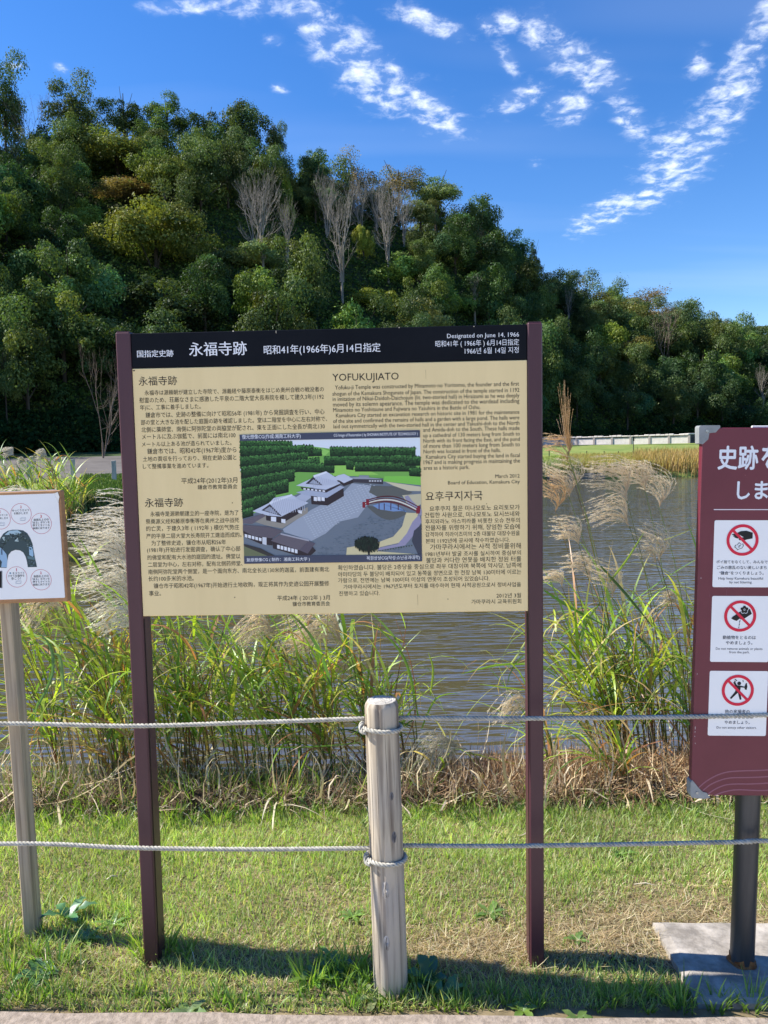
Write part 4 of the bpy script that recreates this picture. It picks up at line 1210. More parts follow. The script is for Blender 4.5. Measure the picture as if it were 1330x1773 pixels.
# ------------------------------------------------------------------ wood
def wood_material(name, light, dark, grain=38.0, radial=False):
    m = mat(name, light, .85, .2)
    nt = m.node_tree; N, L = nt.nodes, nt.links; b = N['Principled BSDF']
    tc = N.new('ShaderNodeTexCoord')
    mp = N.new('ShaderNodeMapping'); mp.inputs['Scale'].default_value = (grain, grain, 1.6)
    L.new(tc.outputs['Object'], mp.inputs[0])
    n1 = N.new('ShaderNodeTexNoise'); n1.inputs['Scale'].default_value = 1.5; n1.inputs['Detail'].default_value = 7; n1.inputs['Distortion'].default_value = .7
    L.new(mp.outputs[0], n1.inputs[0])
    n2 = N.new('ShaderNodeTexNoise'); n2.inputs['Scale'].default_value = 5; n2.inputs['Detail'].default_value = 3
    L.new(tc.outputs['Object'], n2.inputs[0])
    r = N.new('ShaderNodeValToRGB')
    r.color_ramp.elements[0].position = .33; r.color_ramp.elements[0].color = (*dark, 1)
    r.color_ramp.elements[1].position = .58; r.color_ramp.elements[1].color = (*light, 1)
    L.new(n1.outputs['Fac'], r.inputs[0])
    mx = N.new('ShaderNodeMix'); mx.data_type = 'RGBA'; mx.blend_type = 'MULTIPLY'
    r2 = N.new('ShaderNodeValToRGB'); r2.color_ramp.elements[0].position = .35; r2.color_ramp.elements[1].position = .65
    r2.color_ramp.elements[0].color = (.80, .80, .84, 1); r2.color_ramp.elements[1].color = (1.0, .96, .88, 1)
    L.new(n2.outputs['Fac'], r2.inputs[0])
    mx.inputs['Factor'].default_value = 1
    L.new(r.outputs[0], mx.inputs['A']); L.new(r2.outputs[0], mx.inputs['B'])
    L.new(mx.outputs['Result'], b.inputs['Base Color'])
    bp = N.new('ShaderNodeBump'); bp.inputs['Strength'].default_value = .7; bp.inputs['Distance'].default_value = .003
    L.new(n1.outputs['Fac'], bp.inputs['Height']); L.new(bp.outputs[0], b.inputs['Normal'])
    return m
M_wood = wood_material('weathered_log', (.50, .45, .375), (.17, .14, .115))
M_wood2 = wood_material('weathered_square_post', (.52, .43, .31), (.31, .245, .17), 55)
M_end = noisy('log_end', (.50, .48, .44), (.66, .64, .60), (70, 70, 4), .85, .5, dist=.002)
M_crack = mat('wood_crack', (.035, .028, .022), .95)
M_knot = noisy('wood_knot', (.20, .18, .16), (.46, .43, .40), (60, 60, 22), .85, .4, dist=.002)

def log_post(name, base, h, rad, tilt, rot=0.0, near=True):
    T = empty(name, Matrix.Translation(base) @ Matrix.Rotation(tilt, 4, 'Y') @ Matrix.Rotation(rot, 4, 'Z'))
    nseg, nz = 56, 40
    vs, fs = [], []
    zs = [-.25] + list(np.linspace(0, h - .014, nz)) + [h - .007, h]
    def rr(a, z):
        crack = 0
        for (ac, z0, z1, w, d) in CR:
            da = (a - ac - .03 * math.sin(z * 14) + math.pi) % (2 * math.pi) - math.pi
            if z0 < z < z1: crack += d * math.exp(-(da / w) ** 2)
        return rad * (1 + .012 * math.sin(3 * a + z * 2) + .006 * math.sin(11 * a + z * 5) + .005 * math.sin(23 * a)) - crack + .0022 * (1 - z / h)
    CR = [(-1.75, .30, h, .045, .004), (-1.2, -.3, .33, .05, .005), (-2.2, .1, .6, .03, .002), (-.8, .45, h, .03, .0025), (-2.7, .2, h, .03, .002), (.9, .1, .7, .05, .004), (2.2, 0, h, .05, .004)]
    for j, z in enumerate(zs):
        ins = 0 if j < len(zs) - 2 else (.0022 if j == len(zs) - 2 else .007)
        for i in range(nseg):
            a = 2 * math.pi * i / nseg
            r_ = rr(a, max(z, 0)) - ins
            vs.append((r_ * math.cos(a), r_ * math.sin(a), z))
    for j in range(len(zs) - 1):
        for i in range(nseg):
            i2 = (i + 1) % nseg
            fs.append((j * nseg + i, j * nseg + i2, (j + 1) * nseg + i2, (j + 1) * nseg + i))
    mb = MB(); mb.add(vs, fs, smooth=True)
    mb.build('log', M_wood, T)
    cap = MB()
    last = vs[-nseg:]
    cv_ = [(0, 0, h + .001)]
    rings = 6
    for k in range(1, rings + 1):
        for i in range(nseg):
            x, y, z = last[i]; f = k / rings
            cv_.append((x * f, y * f, h + .0012 * math.sin(k * 2.7 + i * .3) * (k < rings)))
    cf = [(0, 1 + i, 1 + (i + 1) % nseg) for i in range(nseg)]
    for k in range(rings - 1):
        for i in range(nseg):
            i2 = (i + 1) % nseg; b0 = 1 + k * nseg; b1 = b0 + nseg
            cf.append((b0 + i, b1 + i, b1 + i2, b0 + i2))
    cap.add(cv_, cf, smooth=True)
    cap.build('end_grain', M_end, T)
    gr = MB()
    for k in range(1, 7):     # growth rings cut into the top
        ring_pts = [(rad * k / 7.4 * math.cos(a) + .003, rad * k / 7.4 * math.sin(a), h + .0016) for a in np.linspace(0, 2 * math.pi, 40)]
        gr.tube(ring_pts, .00045, 4, cap=False)
    gr.tube([(-.004, -.002, h + .001), (.01, -.02, h + .0012), (.012, -rad * .92, h + .0008)], .0009, 4)
    gr.build('growth_ring', noisy('ring_line', (.36, .34, .31), (.46, .44, .4), (9, 9, 9), .9), T)
    if near:
        for (a, z, w, hh, dk) in ((-1.66, .315, .0105, .030, 0), (-1.72, .165, .0100, .026, 0), (-1.05, .46, .009, .020, 1), (-1.12, .575, .007, .014, 1)):
            kb_ = MB(); v2 = []; f2 = []
            n2 = 16
            v2.append(((rad + .002) * math.cos(a), (rad + .002) * math.sin(a), z))
            for q_ in range(1, 4):
                for i in range(n2):
                    t = 2 * math.pi * i / n2
                    da = w * q_ / 3 * math.cos(t) / rad; dz = hh * q_ / 3 * math.sin(t)
                    r_ = rr(a + da, z + dz) + .0016 * (1 - (q_ / 3) ** 2) + .0003 - (.0012 if q_ == 3 else 0)
                    v2.append((r_ * math.cos(a + da), r_ * math.sin(a + da), z + dz))
            v2[0] = (v2[1][0], v2[1][1], z)
            f2 = [(0, 1 + i, 1 + (i + 1) % n2) for i in range(n2)]
            for q_ in range(2):
                for i in range(n2):
                    i2 = (i + 1) % n2; f2.append((1 + q_ * n2 + i, 1 + (q_ + 1) * n2 + i, 1 + (q_ + 1) * n2 + i2, 1 + q_ * n2 + i2))
            kb_.add(v2, f2, smooth=True)
            kn = kb_.build('knot', M_knot if not dk else noisy('dark_knot', (.10, .095, .10), (.26, .24, .23), (60, 60, 30), .85), T)
            kc = MB(); r_ = rr(a, z) + .0022
            kc.tube([(r_ * math.cos(a + .02), r_ * math.sin(a + .02), z + hh * .7), (r_ * math.cos(a - .03), r_ * math.sin(a - .03), z + .1 * hh), (r_ * math.cos(a + .01), r_ * math.sin(a + .01), z - .6 * hh)], .0006, 4)
            kc.build('crack', M_crack, kn)
        for (a, z0, z1, w) in ((-1.755, .33, h - .02, .0008), (-1.2, .02, .31, .0012), (-1.95, .36, .74, .0006), (-1.38, .5, h - .02, .0007), (-2.35, .30, .70, .0006), (-2.25, .04, .2, .0007),
                               (-.85, .1, .4, .0006), (-2.6, .45, h - .03, .0007)):
            ck = MB()
            pts = [((rr(a + .03 * math.sin(z * 14), z) - .0002) * math.cos(a + .03 * math.sin(z * 14)), (rr(a + .03 * math.sin(z * 14), z) - .0002) * math.sin(a + .03 * math.sin(z * 14)), z) for z in np.linspace(z0, z1, 24)]
            ck.tube(pts, [w * (.3 + .7 * math.sin(math.pi * i / 23)) for i in range(24)], 4)
            ck.build('crack', M_crack, T)
    return T

PR = .0455
FP = G(677, 1712); FP.z = 0
_top = W(660, 1212, FP.y)
post_h = _top.z
ptilt = -math.atan2(_top.x - FP.x, post_h) * -1
P1 = log_post('fence_post', FP, post_h, PR, math.atan2(_top.x - FP.x, post_h))
tag(P1, 'weathered round log post in front of the large board, ropes tied round it', 'post', 'log posts of the rope fence')
fdir = Vector((math.cos(R(1.5)), -math.sin(R(1.5)), 0))
PL = FP + fdir * -1.95; PRt = FP + fdir * 1.95
for (b, w) in ((PL, 'left'), (PRt, 'right')):
    o = log_post('fence_post', b, .8, PR, 0, 1.3, near=False)
    tag(o, 'weathered log post of the rope fence, beyond the %s edge of the photo' % w, 'post', 'log posts of the rope fence')

# ropes
M_rope = noisy('rope_fibre', (.30, .29, .25), (.52, .50, .44), (60, 60, 60), .9, .4, dist=.001)
def strands(mb, pts, rr_=.0033, off=.0036, pitch=.034, n=5):
    """three strands laid round a centre line"""
    pts = [Vector(p) for p in pts]
    # resample
    seg = [0]
    for a, b in zip(pts, pts[1:]): seg.append(seg[-1] + (b - a).length)
    tot = seg[-1]; m_ = max(4, int(tot / (pitch / 7)))
    res = []; j = 0
    for i in range(m_ + 1):
        s_ = tot * i / m_
        while j < len(seg) - 2 and seg[j + 1] < s_: j += 1
        f = (s_ - seg[j]) / max(1e-9, seg[j + 1] - seg[j]); res.append((pts[j].lerp(pts[j + 1], f), s_))
    for k in range(3):
        path = []
        for i, (p, s_) in enumerate(res):
            d = (res[min(i + 1, m_)][0] - res[max(i - 1, 0)][0]).normalized()
            a = d.cross(Vector((0, 0, 1)));
            if a.length < .1: a = d.cross(Vector((0, 1, 0)))
            a.normalize(); b = d.cross(a)
            t = 2 * math.pi * (s_ / pitch + k / 3)
            path.append(p + (a * math.cos(t) + b * math.sin(t)) * off)
        mb.tube(path, rr_, n)
def spline(P, n=14):
    P = [Vector(p) for p in P]; out = []
    for i in range(len(P) - 1):
        p0 = P[max(i - 1, 0)]; p1 = P[i]; p2 = P[i + 1]; p3 = P[min(i + 2, len(P) - 1)]
        for k in range(n):
            t = k / n
            out.append(.5 * ((2 * p1) + (-p0 + p2) * t + (2 * p0 - 5 * p1 + 4 * p2 - p3) * t * t + (-p0 + 3 * p1 - 3 * p2 + p3) * t ** 3))
    out.append(P[-1]); return out
def rope_line(L_, side, zend):
    res = []
    for (px, py) in L_:
        r = ray(px, py)
        # stands in the vertical plane through the posts
        nrm = Vector((math.sin(R(1.5)), math.cos(R(1.5)), 0))
        d = (FP + Vector((0, .02, 0)) - CAM).dot(nrm) / r.dot(nrm)
        res.append(CAM + r * d)
    e = (PL if side < 0 else PRt) + Vector((0, .0, 0)); e = Vector((e.x - side * -.0, e.y, zend))
    if side < 0: return [e] + res
    return res + [e]
def lean(z): return FP.x + (_top.x - FP.x) * z / post_h
def coil(mb, bx, by, z, r_, turns=1.0, drop=.012, a0=math.pi, leanf=None):
    pts = []
    for i in range(49):
        a = a0 + 2 * math.pi * turns * i / 48
        zz = z - drop * (i / 48) + .004 * math.sin(a)
        cx_ = leanf(zz) if leanf else bx
        pts.append((cx_ + r_ * math.cos(a), by + r_ * math.sin(a), zz))
    strands(mb, pts)
for (nm, left, right, lab) in (
        ('rope', [(0, 1253), (226, 1257), (433, 1251), (628, 1244)], [(694, 1243), (915, 1244), (1198, 1241), (1330, 1238)], 'upper twisted grey white rope strung across in front of the signs'),
        ('rope', [(0, 1461), (226, 1468), (433, 1470.5), (622, 1469)], [(702, 1464), (915, 1464.5), (1281, 1458), (1330, 1456)], 'lower twisted grey white rope strung low above the grass')):
    a = rope_line(left, -1, 0); b = rope_line(right, 1, 0)
    za, zb = a[-1].z, b[0].z
    a[0].z = za + .005; b[-1].z = zb + .012
    a[0].x += PR + .004; b[-1].x -= PR + .004
    a[-1].x = lean(za) - PR - .002; b[0].x = lean(zb) + PR + .002
    T = empty(nm, Matrix.Translation(Vector((FP.x, FP.y, 0))))
    tag(T, lab, 'rope', 'ropes of the fence')
    I = Matrix.Translation(Vector((-FP.x, -FP.y, 0)))
    mb = MB(); strands(mb, [I @ p for p in spline(a)]); mb.build('strand', M_rope, T)
    mb = MB(); strands(mb, [I @ p for p in spline(b)]); mb.build('strand', M_rope, T)
    mb = MB()
    zz = .5 * (za + zb) - .012
    pts = []
    for i in range(61):
        t = 2.6 * math.pi * i / 60 + math.pi * .5
        z_ = zz - .010 * i / 60
        pts.append((lean(z_) - FP.x + (PR + .0075) * math.cos(t), (PR + .0075) * math.sin(t), z_ - .004 * math.cos(t - 1)))
    strands(mb, pts)
    # the half hitch at the left side of the post
    mb2 = MB()
    xk = lean(zz) - FP.x - PR - .006
    strands(mb, [(xk, -.012, zz + .014), (xk - .007, -.02, zz + .004), (xk - .002, -.03, zz - .008), (xk + .008, -.036, zz - .006)])
    mb.build('coil', M_rope, T)
    for e, sgn in ((a[0], 1), (b[-1], -1)):
        mb = MB(); pts = []
        cx_, cy_ = (PL if sgn > 0 else PRt).x, (PL if sgn > 0 else PRt).y
        for i in range(49):
            t = 2 * math.pi * i / 48
            pts.append((cx_ - FP.x + (PR + .0078) * math.cos(t), cy_ - FP.y + (PR + .0078) * math.sin(t), e.z - .006 * i / 48))
        strands(mb, pts); mb.build('coil', M_rope, T)

# ------------------------------------------------------------------ left instruction board
_lb = G(40, 1634)
LP = Plane((_lb.x, _lb.y, 0), R(1.5), math.radians(-.9))
lbd = empty('instruction_board', LP.M)
tag(lbd, 'small white instruction board with red circles on a square wooden post at the left edge', 'sign')
M_cork = noisy('board_edge_wood', (.36, .19, .09), (.46, .26, .13), (20, 20, 60), .7, .3)
M_paper = noisy('laminated_paper', (.82, .83, .84), (.87, .88, .88), (3, 3, 3), .35, .0, spec=.5)
bx1 = LP.p(116, 940)[0]; bz1 = LP.p(60, 850)[1]; bz0 = LP.p(60, 1041)[1]; bx0 = bx1 - .42
p = MB(); p.box(bx0, bx1, -.022, .006, bz0, bz1, bev=.002); p.build('backing', M_cork, lbd)
px1 = LP.p(112.5, 940)[0]; pz1 = LP.p(60, 855)[1]; pz0 = LP.p(60, 1034)[1]
p = MB(); slab2(p, rrect(bx0 + .006, px1, pz0, pz1, .003), -.0245, -.0221); p.build('paper', M_paper, lbd)
# curled laminate at the upper right corner
p = MB(); p.add([(px1 - .012, -.0246, pz1), (px1 + .002, -.029, pz1 + .004), (px1 + .0055, -.028, pz1 - .01), (px1 - .001, -.0246, pz1 - .03)], [(0, 1, 2, 3)])
p.build('curled_corner', mat('laminate', (.7, .72, .72), .2, .6), lbd)
p = MB(); p.box(bx0 + .01, bx1 - .0165, -.012, -.004, bz1 - .001, bz1 + .0022); p.build('top_strip', mat('strip', (.75, .74, .72), .5), lbd)
pa = LP.p(24, 1500)[0]; 
pl0 = LP.p(-5, 1050)[0]; pl1 = LP.p(31, 1055)[0]; pwid = pl1 - pl0
pc = -.0
plf = LP.p(16.5, 1055)[0]
p = MB(); p.box(plf - .036, plf, .007, .062, -.25, bz1 - .02, bev=.004); p.build('post', M_wood2, lbd)
p = MB(); p.tube([(plf - .02, .0065, bz0 + .06), (plf - .02, -.0225, bz0 + .06)], .003, 8); p.build('screw', mat('screw_steel', (.4, .4, .4), .4, .5, .8), lbd)
OFFL = .0245 + .0004
def lq(x, y): return LP.p(x * .15802, 820 + y * .15802)
LOF = OFFL
pm = MB()
def lpoly(pts, c, o=0): flat(pm, [lq(*a) for a in pts], OFFL + o * .00003, lin(c))
rg2 = random.Random(11)
hs_out = [(8, 1015), (18, 900), (32, 760), (50, 700), (85, 648), (130, 618), (185, 606), (240, 606), (300, 614), (345, 645), (378, 700), (402, 760), (412, 830), (430, 920), (450, 1010)]
hs_in = [(350, 1012), (340, 950), (325, 895), (300, 852), (265, 830), (215, 824), (170, 842), (140, 880), (128, 940), (120, 1020)]
lpoly(hs_out + hs_in, (60, 78, 82))
def lt(x0, y0, x1, y1, c): lpoly([(x0, y0), (x1, y0), (x1, y1), (x0, y1)], c)
for P_, c in (([(100, 660), (150, 618), (240, 610), (282, 640), (230, 656), (150, 664)], (168, 196, 208)), ([(28, 790), (60, 800), (118, 870), (128, 930), (122, 1015), (62, 1012), (70, 950), (22, 930)], (150, 184, 212)),
              ([(362, 770), (400, 780), (412, 880), (404, 900), (366, 880)], (152, 188, 214)), ([(70, 690), (95, 680), (120, 732), (95, 730)], (170, 190, 190)),
              ([(205, 730), (240, 690), (250, 735)], (176, 196, 196)), ([(62, 790), (74, 795), (76, 880), (60, 875)], (46, 60, 80)), ([(345, 890), (428, 905), (430, 935), (350, 920)], (92, 120, 128))):
    lpoly(P_, c, 1)
for i in range(150):
    a = rg2.uniform(.0, math.pi); r_ = rg2.uniform(.72, .97)
    x = 222 - 188 * r_ * math.cos(a) * 1.0; y = 800 - 190 * r_ * math.sin(a) + rg2.uniform(0, 60)
    if y > 815 or y < 640: continue
    s = rg2.uniform(4, 13)
    c = rg2.choice([(34, 48, 50), (48, 66, 58), (70, 84, 78), (26, 34, 40), (104, 122, 122), (58, 74, 66)])
    flat(pm, [lq(x - s, y), lq(x, y - s * .7), lq(x + s, y + s * .2), lq(x + s * .2, y + s * .8)], OFFL + (2 + i * .02) * .00003, lin(c))
for i in range(60):
    x = rg2.choice([rg2.uniform(20, 60), rg2.uniform(360, 430)]); y = rg2.uniform(930, 1000); s = rg2.uniform(3, 9)
    flat(pm, [lq(x - s, y), lq(x, y - s), lq(x + s, y), lq(x, y + s)], OFFL + (2 + i * .02) * .00003, lin(rg2.choice([(40, 58, 60), (60, 80, 70), (90, 110, 120)])))
pm.build('arch_picture', M_print, lbd)
pm = MB()
lpoly([(-60, 1050), (74, 1050), (74, 1240), (-60, 1240)], (130, 136, 142)); lpoly([(-60, 1058), (66, 1058), (66, 1232), (-60, 1232)], (14, 14, 18), 1)
for (tx, x0, x1, y) in (('を', 4, 32, 1112), ('て', 6, 34, 1160), ('る！', -14, 40, 1210)):
    letter(pm, LP, tx, x0 * .15802, x1 * .15802, 820 + y * .15802, (.8, .82, .85), off=OFFL + .0001, bold=.02)
pm.build('black_label', M_print, lbd)
RED = lin((196, 52, 84))
back = [('画面右上の⑤', 415, 578, 510), ('「戻る」ボタンを', 398, 588, 540), ('押すとタイトル', 404, 590, 570), ('画面に戻ります', 408, 588, 600)]
circ = [((50, 488), '1', [('カメラでこの', -2, 132, 460), ('面を映します', -5, 137, 493)], 38),
        ((277, 433), '2', [('ゆっくりカメラ', 182, 365, 409), ('を動かします', 200, 353, 440)], 38),
        ((495, 538), '3', back, 38),
        ((229, 1118), '1', [('をスライド', 186, 315, 1088), ('させて永福寺を', 136, 314, 1118), ('歩こう！', 172, 275, 1148)], 36),
        ((493, 1148), '2', [(a, b, c, d + 612) for a, b, c, d in back], 36)]
for (c0, num, lines, nh) in circ:
    pm = MB()
    cu_, cz_ = lq(*c0); r_ = abs(lq(c0[0] + 112, c0[1])[0] - cu_)
    ring2(pm, cu_, cz_, r_ - .0008, r_ + .0002, OFFL, RED, 48)
    hw = 2.4 if num == '1' else 8
    letter(pm, LP, num, (c0[0] - hw - 1) * .15802, (c0[0] + hw - 1) * .15802, 820 + (c0[1] - 62) * .15802, lin((200, 30, 60)), off=OFFL, bold=.02)
    for (tx, x0, x1, y) in lines:
        letter(pm, LP, tx, x0 * .15802, x1 * .15802, 820 + y * .15802, (.04, .04, .05), off=OFFL, bold=.012, tall=1.05)
    x, y = c0
    if len(lines) < 4:
        yy = y + 58
        for (a, b, c, d) in ((x + 0, yy - 18, x + 50, yy + 12), (x - 10, yy - 8, x + 40, yy + 16)):
            P_ = [lq(a, b), lq(c, b), lq(c, d), lq(a, d)]
            for i in range(4):
                (xa, za_), (xb, zb_) = P_[i], P_[(i + 1) % 4]
                dx, dz = xb - xa, zb_ - za_; l_ = math.hypot(dx, dz); nx, nz = -dz / l_ * .0003, dx / l_ * .0003
                flat(pm, [(xa + nx, za_ + nz), (xb + nx, zb_ + nz), (xb - nx, zb_ - nz), (xa - nx, za_ - nz)], OFFL + i * .00001, lin((150, 160, 176)))
    if num == '1' and c0[1] > 1000:
        ring2(pm, *lq(160, 1076), 0, .0025, OFFL, lin((60, 130, 160)), 16)
    pm.build('instruction_circle', M_print, lbd)

# ------------------------------------------------------------------ right rules sign
_rb = G(1294, 1676)
RP = Plane((_rb.x, _rb.y - .032, 0), R(1.5), R(1.05))
sgn = empty('rules_sign', RP.M)
tag(sgn, 'maroon rules sign with white prohibition cards on a dark pole at the right edge', 'sign')
M_maroon = noisy('maroon_panel', (.125, .018, .034), (.145, .023, .041), (6, 6, 6), .4, .03, spec=.45)
M_brk = noisy('bracket_zinc', (.20, .22, .23), (.28, .30, .31), (30, 30, 30), .5, .1, spec=.5)
sx0 = .5 * (RP.p(1208, 760)[0] + RP.p(1190.5, 1350)[0]); sz1 = RP.p(1260, 741)[1]; sz0 = RP.p(1260, 1369)[1]
sx1 = sx0 + .50
YF = -.03
p = MB(); p.box(sx0, sx1, YF, YF + .022, sz0, sz1, bev=.0015); p.build('panel', M_maroon, sgn)
pcx = RP.p(1304, 1372)[0]; pr = .5 * (RP.p(1325.5, 1372)[0] - RP.p(1283, 1372)[0]) * .97
M_pole = noisy('painted_steel_pole', (.020, .024, .030), (.075, .078, .078), (12, 12, 1.5), .42, .08, spec=.6, ramp=(.42, .72))
for xx in (pcx, pcx + .21):
    p = MB()
    pts = [(xx, YF + .022 + pr + .004, z) for z in (-.3, 0.0, .2, .6, sz1 - .03)]
    p.tube(pts, pr, 28); o = p.build('pole', M_pole, sgn)
    p = MB(); p.tube([(xx, YF + .022 + pr + .004, sz1 - .03), (xx, YF + .022 + pr + .004, sz1 - .022)], [pr * 1.05, pr * .9], 28); p.build('pole_cap', M_brk, o)
    p = MB()
    prof = [(pr * 1.01, .040), (pr * 1.03, .027), (pr * 1.22, .0235)]
    vs = []; fs = []
    for i in range(28):
        a = 2 * math.pi * i / 28
        for (r_, z) in prof: vs.append((xx + r_ * math.cos(a) * (1 + .05 * math.sin(5 * a)), YF + .022 + pr + .004 + r_ * math.sin(a) * (1 + .05 * math.sin(5 * a)), z + (.006 * math.sin(3 * a) if z > .03 else 0)))
    for i in range(28):
        for k in range(2): fs.append((3 * i + k, 3 * ((i + 1) % 28) + k, 3 * ((i + 1) % 28) + k + 1, 3 * i + k + 1))
    p.add(vs, fs); p.build('rust_ring', noisy('rust', (.16, .05, .015), (.32, .15, .06), (60, 60, 60), .95, .5), o)
YO = -YF + .0004
def sq(x, y): return RP.p(1170 + x / 4.925, 720 + y / 4.925)
def sq2(x, y): return RP.p(1170 + x / 5.069, 1050 + y / 5.066)
# corner brackets
def bracket(pts, screw, flipx=False, flipz=False):
    p = MB(); slab2(p, pts, YF - .0032, YF + .0255)
    o = p.build('corner_bracket', M_brk, sgn)
    q = MB(); cx_, cz_ = screw
    q.tube([(cx_, YF - .0032, cz_), (cx_, YF - .0052, cz_)], [.0044, .0036], 14); q.tube([(cx_, YF - .0052, cz_), (cx_, YF - .0053, cz_)], .0018, 6)
    q.build('screw', mat('screw_head', (.35, .37, .38), .35, .5, .7), o)
_bt = [(159, 105), (163, 93), (175, 86), (195, 84), (335, 84), (338, 101), (300, 144), (246, 150), (236, 203), (190, 243), (160, 236)]
tl = [sq(*a) for a in _bt]; s_tl = sq(228, 133)
bracket(tl, s_tl)
bracket([(sx0 + sx1 - x, z) for x, z in tl][::-1], (sx0 + sx1 - s_tl[0], s_tl[1]))
_bb = [(108, 1480), (170, 1556), (200, 1582), (232, 1590), (262, 1632), (200, 1642), (112, 1632), (97, 1624), (90, 1600), (92, 1500)]
bl = [sq2(*a) for a in _bb]; s_bl = sq2(147, 1588)
bracket(bl, s_bl)
bracket([(sx0 + sx1 - x, z) for x, z in bl][::-1], (sx0 + sx1 - s_bl[0], s_bl[1]))
a = sq(640, 92); p = MB(); p.box(a[0], a[0] + .12, YF + .023, YF + .03, sz1 - .05, sz1 + .006, bev=.002); p.build('mounting_clamp', mat('clamp_white', (.7, .7, .7), .4), sgn)
mb = MB()
for (tx, x0, x1, y) in (('史跡', 320, 655, 436), ('を', 688, 838, 436), ('しま', 482, 738, 694)):
    letter(mb, RP, tx, 1170 + x0 / 4.925, 1170 + x1 / 4.925, 720 + y / 4.925, (.74, .78, .84), off=YO, bold=.026, tall=1.22 if tx != 'しま' else 1.12)
mb.build('title', M_print, sgn)
mb = MB(); a = sq(287, 788); b = sq(1300, 797); flat(mb, [(a[0], a[1]), (sx1 - .022, a[1]), (sx1 - .022, b[1] + .0002), (a[0], b[1])], YO, (.7, .66, .7)); mb.build('rule_line', M_print, sgn)
# wave lines at the foot of the panel
mb = MB()
for k, P_ in enumerate(([(165, 1548), (235, 1490), (330, 1438), (430, 1410), (560, 1402), (700, 1398), (811, 1390)], [(200, 1575), (270, 1520), (370, 1478), (460, 1462), (580, 1460), (700, 1456), (811, 1448)],
                        [(240, 1606), (310, 1560), (400, 1524), (500, 1516), (600, 1516), (700, 1512), (811, 1505)], [(300, 1616), (360, 1592), (440, 1572), (520, 1566), (620, 1570), (720, 1572), (811, 1566)])):
    P3 = [Vector((*sq2(*a), 0)) for a in P_]
    sp_ = spline(P3, 6); last = sp_[-1]
    xe = sx1 - .004
    for j in range(1, 12):
        x = last.x + (xe - last.x) * j / 11
        sp_.append(Vector((x, last.y + .004 * math.sin(j * .6), 0)))
    w = .0018
    vs = []; fs = []
    for j, p_ in enumerate(sp_):
        d = (sp_[min(j + 1, len(sp_) - 1)] - sp_[max(j - 1, 0)]).normalized(); n_ = Vector((-d.y, d.x, 0)) * w * (1 if j < len(sp_) - 3 else .5)
        vs += [(p_.x + n_.x, -YO, p_.y + n_.y), (p_.x - n_.x, -YO, p_.y - n_.y)]
        if j: fs.append((2 * j - 2, 2 * j, 2 * j + 1, 2 * j - 1))
    mb.add(vs, fs, lin((142, 92, 106)))
mb.build('wave_lines', M_print, sgn)
# cards
BLK = (.012, .012, .014); CRD = lin((214, 38, 66))
CARDW = noisy('card_white', (.82, .83, .84), (.86, .87, .88), (4, 4, 4), .35, .0, spec=.5)
def card(x0, x1, y0, y1, cc, lines, art, label):
    a = RP.p(x0, y0); b = RP.p(x1, y1); rad_ = .0045
    p = MB(); slab2(p, rrect(a[0], b[0], b[1], a[1], rad_), YF - .0006, YF - .0001)
    o = p.build('prohibition_card', CARDW, sgn); o['label'] = label
    of = YO + .0008
    cu_, cz_ = RP.p(*cc); k = (RP.p(cc[0] + 27.4, cc[1])[0] - cu_) / 135.0
    q = MB()
    art(q, lambda pts, o_=0, c=BLK: flat(q, [(cu_ + x * k, cz_ - y * k) for x, y in pts], of + o_ * .00004, c),
        lambda x, y, r_, o_=0, c=BLK, r0=0: ring2(q, cu_ + x * k, cz_ - y * k, r0 * k, r_ * k, of + o_ * .00004, c, 18))
    q.build('pictogram', M_print, o)
    q = MB(); ring2(q, cu_, cz_, 110 * k, 135 * k, of + .0003, CRD, 48)
    s = math.sqrt(.5); r_ = 112 * k; w = 11 * k
    flat(q, [(cu_ - r_ * s - w * s, cz_ + r_ * s - w * s), (cu_ + r_ * s - w * s, cz_ - r_ * s - w * s), (cu_ + r_ * s + w * s, cz_ - r_ * s + w * s), (cu_ - r_ * s + w * s, cz_ + r_ * s + w * s)], of + .0002, CRD)
    q.build('prohibition_ring', M_print, o)
    q = MB()
    for ln in lines: letter(q, RP, ln[0], ln[1], ln[2], ln[3], (.05, .05, .07), off=of, bold=.008 if ord(ln[0][0]) > 200 else .0, tall=1.0)
    q.build('lettering', M_print, o)
def art1(q, P, C):
    P([(-18, -76), (30, -80), (84, -64), (84, -14), (34, -4), (14, 4), (-24, 2), (-34, -8), (-30, -20), (10, -24), (-18, -40), (-52, -58)])
    for dx, dy in ((0, 0), (10, 14), (22, 24)):
        P([(-92 + dx, -46 + dy), (-86 + dx, -52 + dy), (-40 + dx * .6, -58 + dy * .5), (-34 + dx * .6, -46 + dy * .5), (-60 + dx, -36 + dy)], 1 + dx * .03)
    st = [(-66, 62), (-60, 42), (-44, 40), (-28, 18), (-10, 36), (6, 30), (12, 50), (-2, 72), (-20, 76), (-40, 88), (-48, 74)]
    P(st, 1); P([(x * .84 - 4, 54 + (y - 54) * .82) for x, y in st], 2, (.74, .78, .82))
    P([(-30, 46), (-12, 44), (-14, 50), (-26, 54), (-24, 66), (-32, 64)], 3)
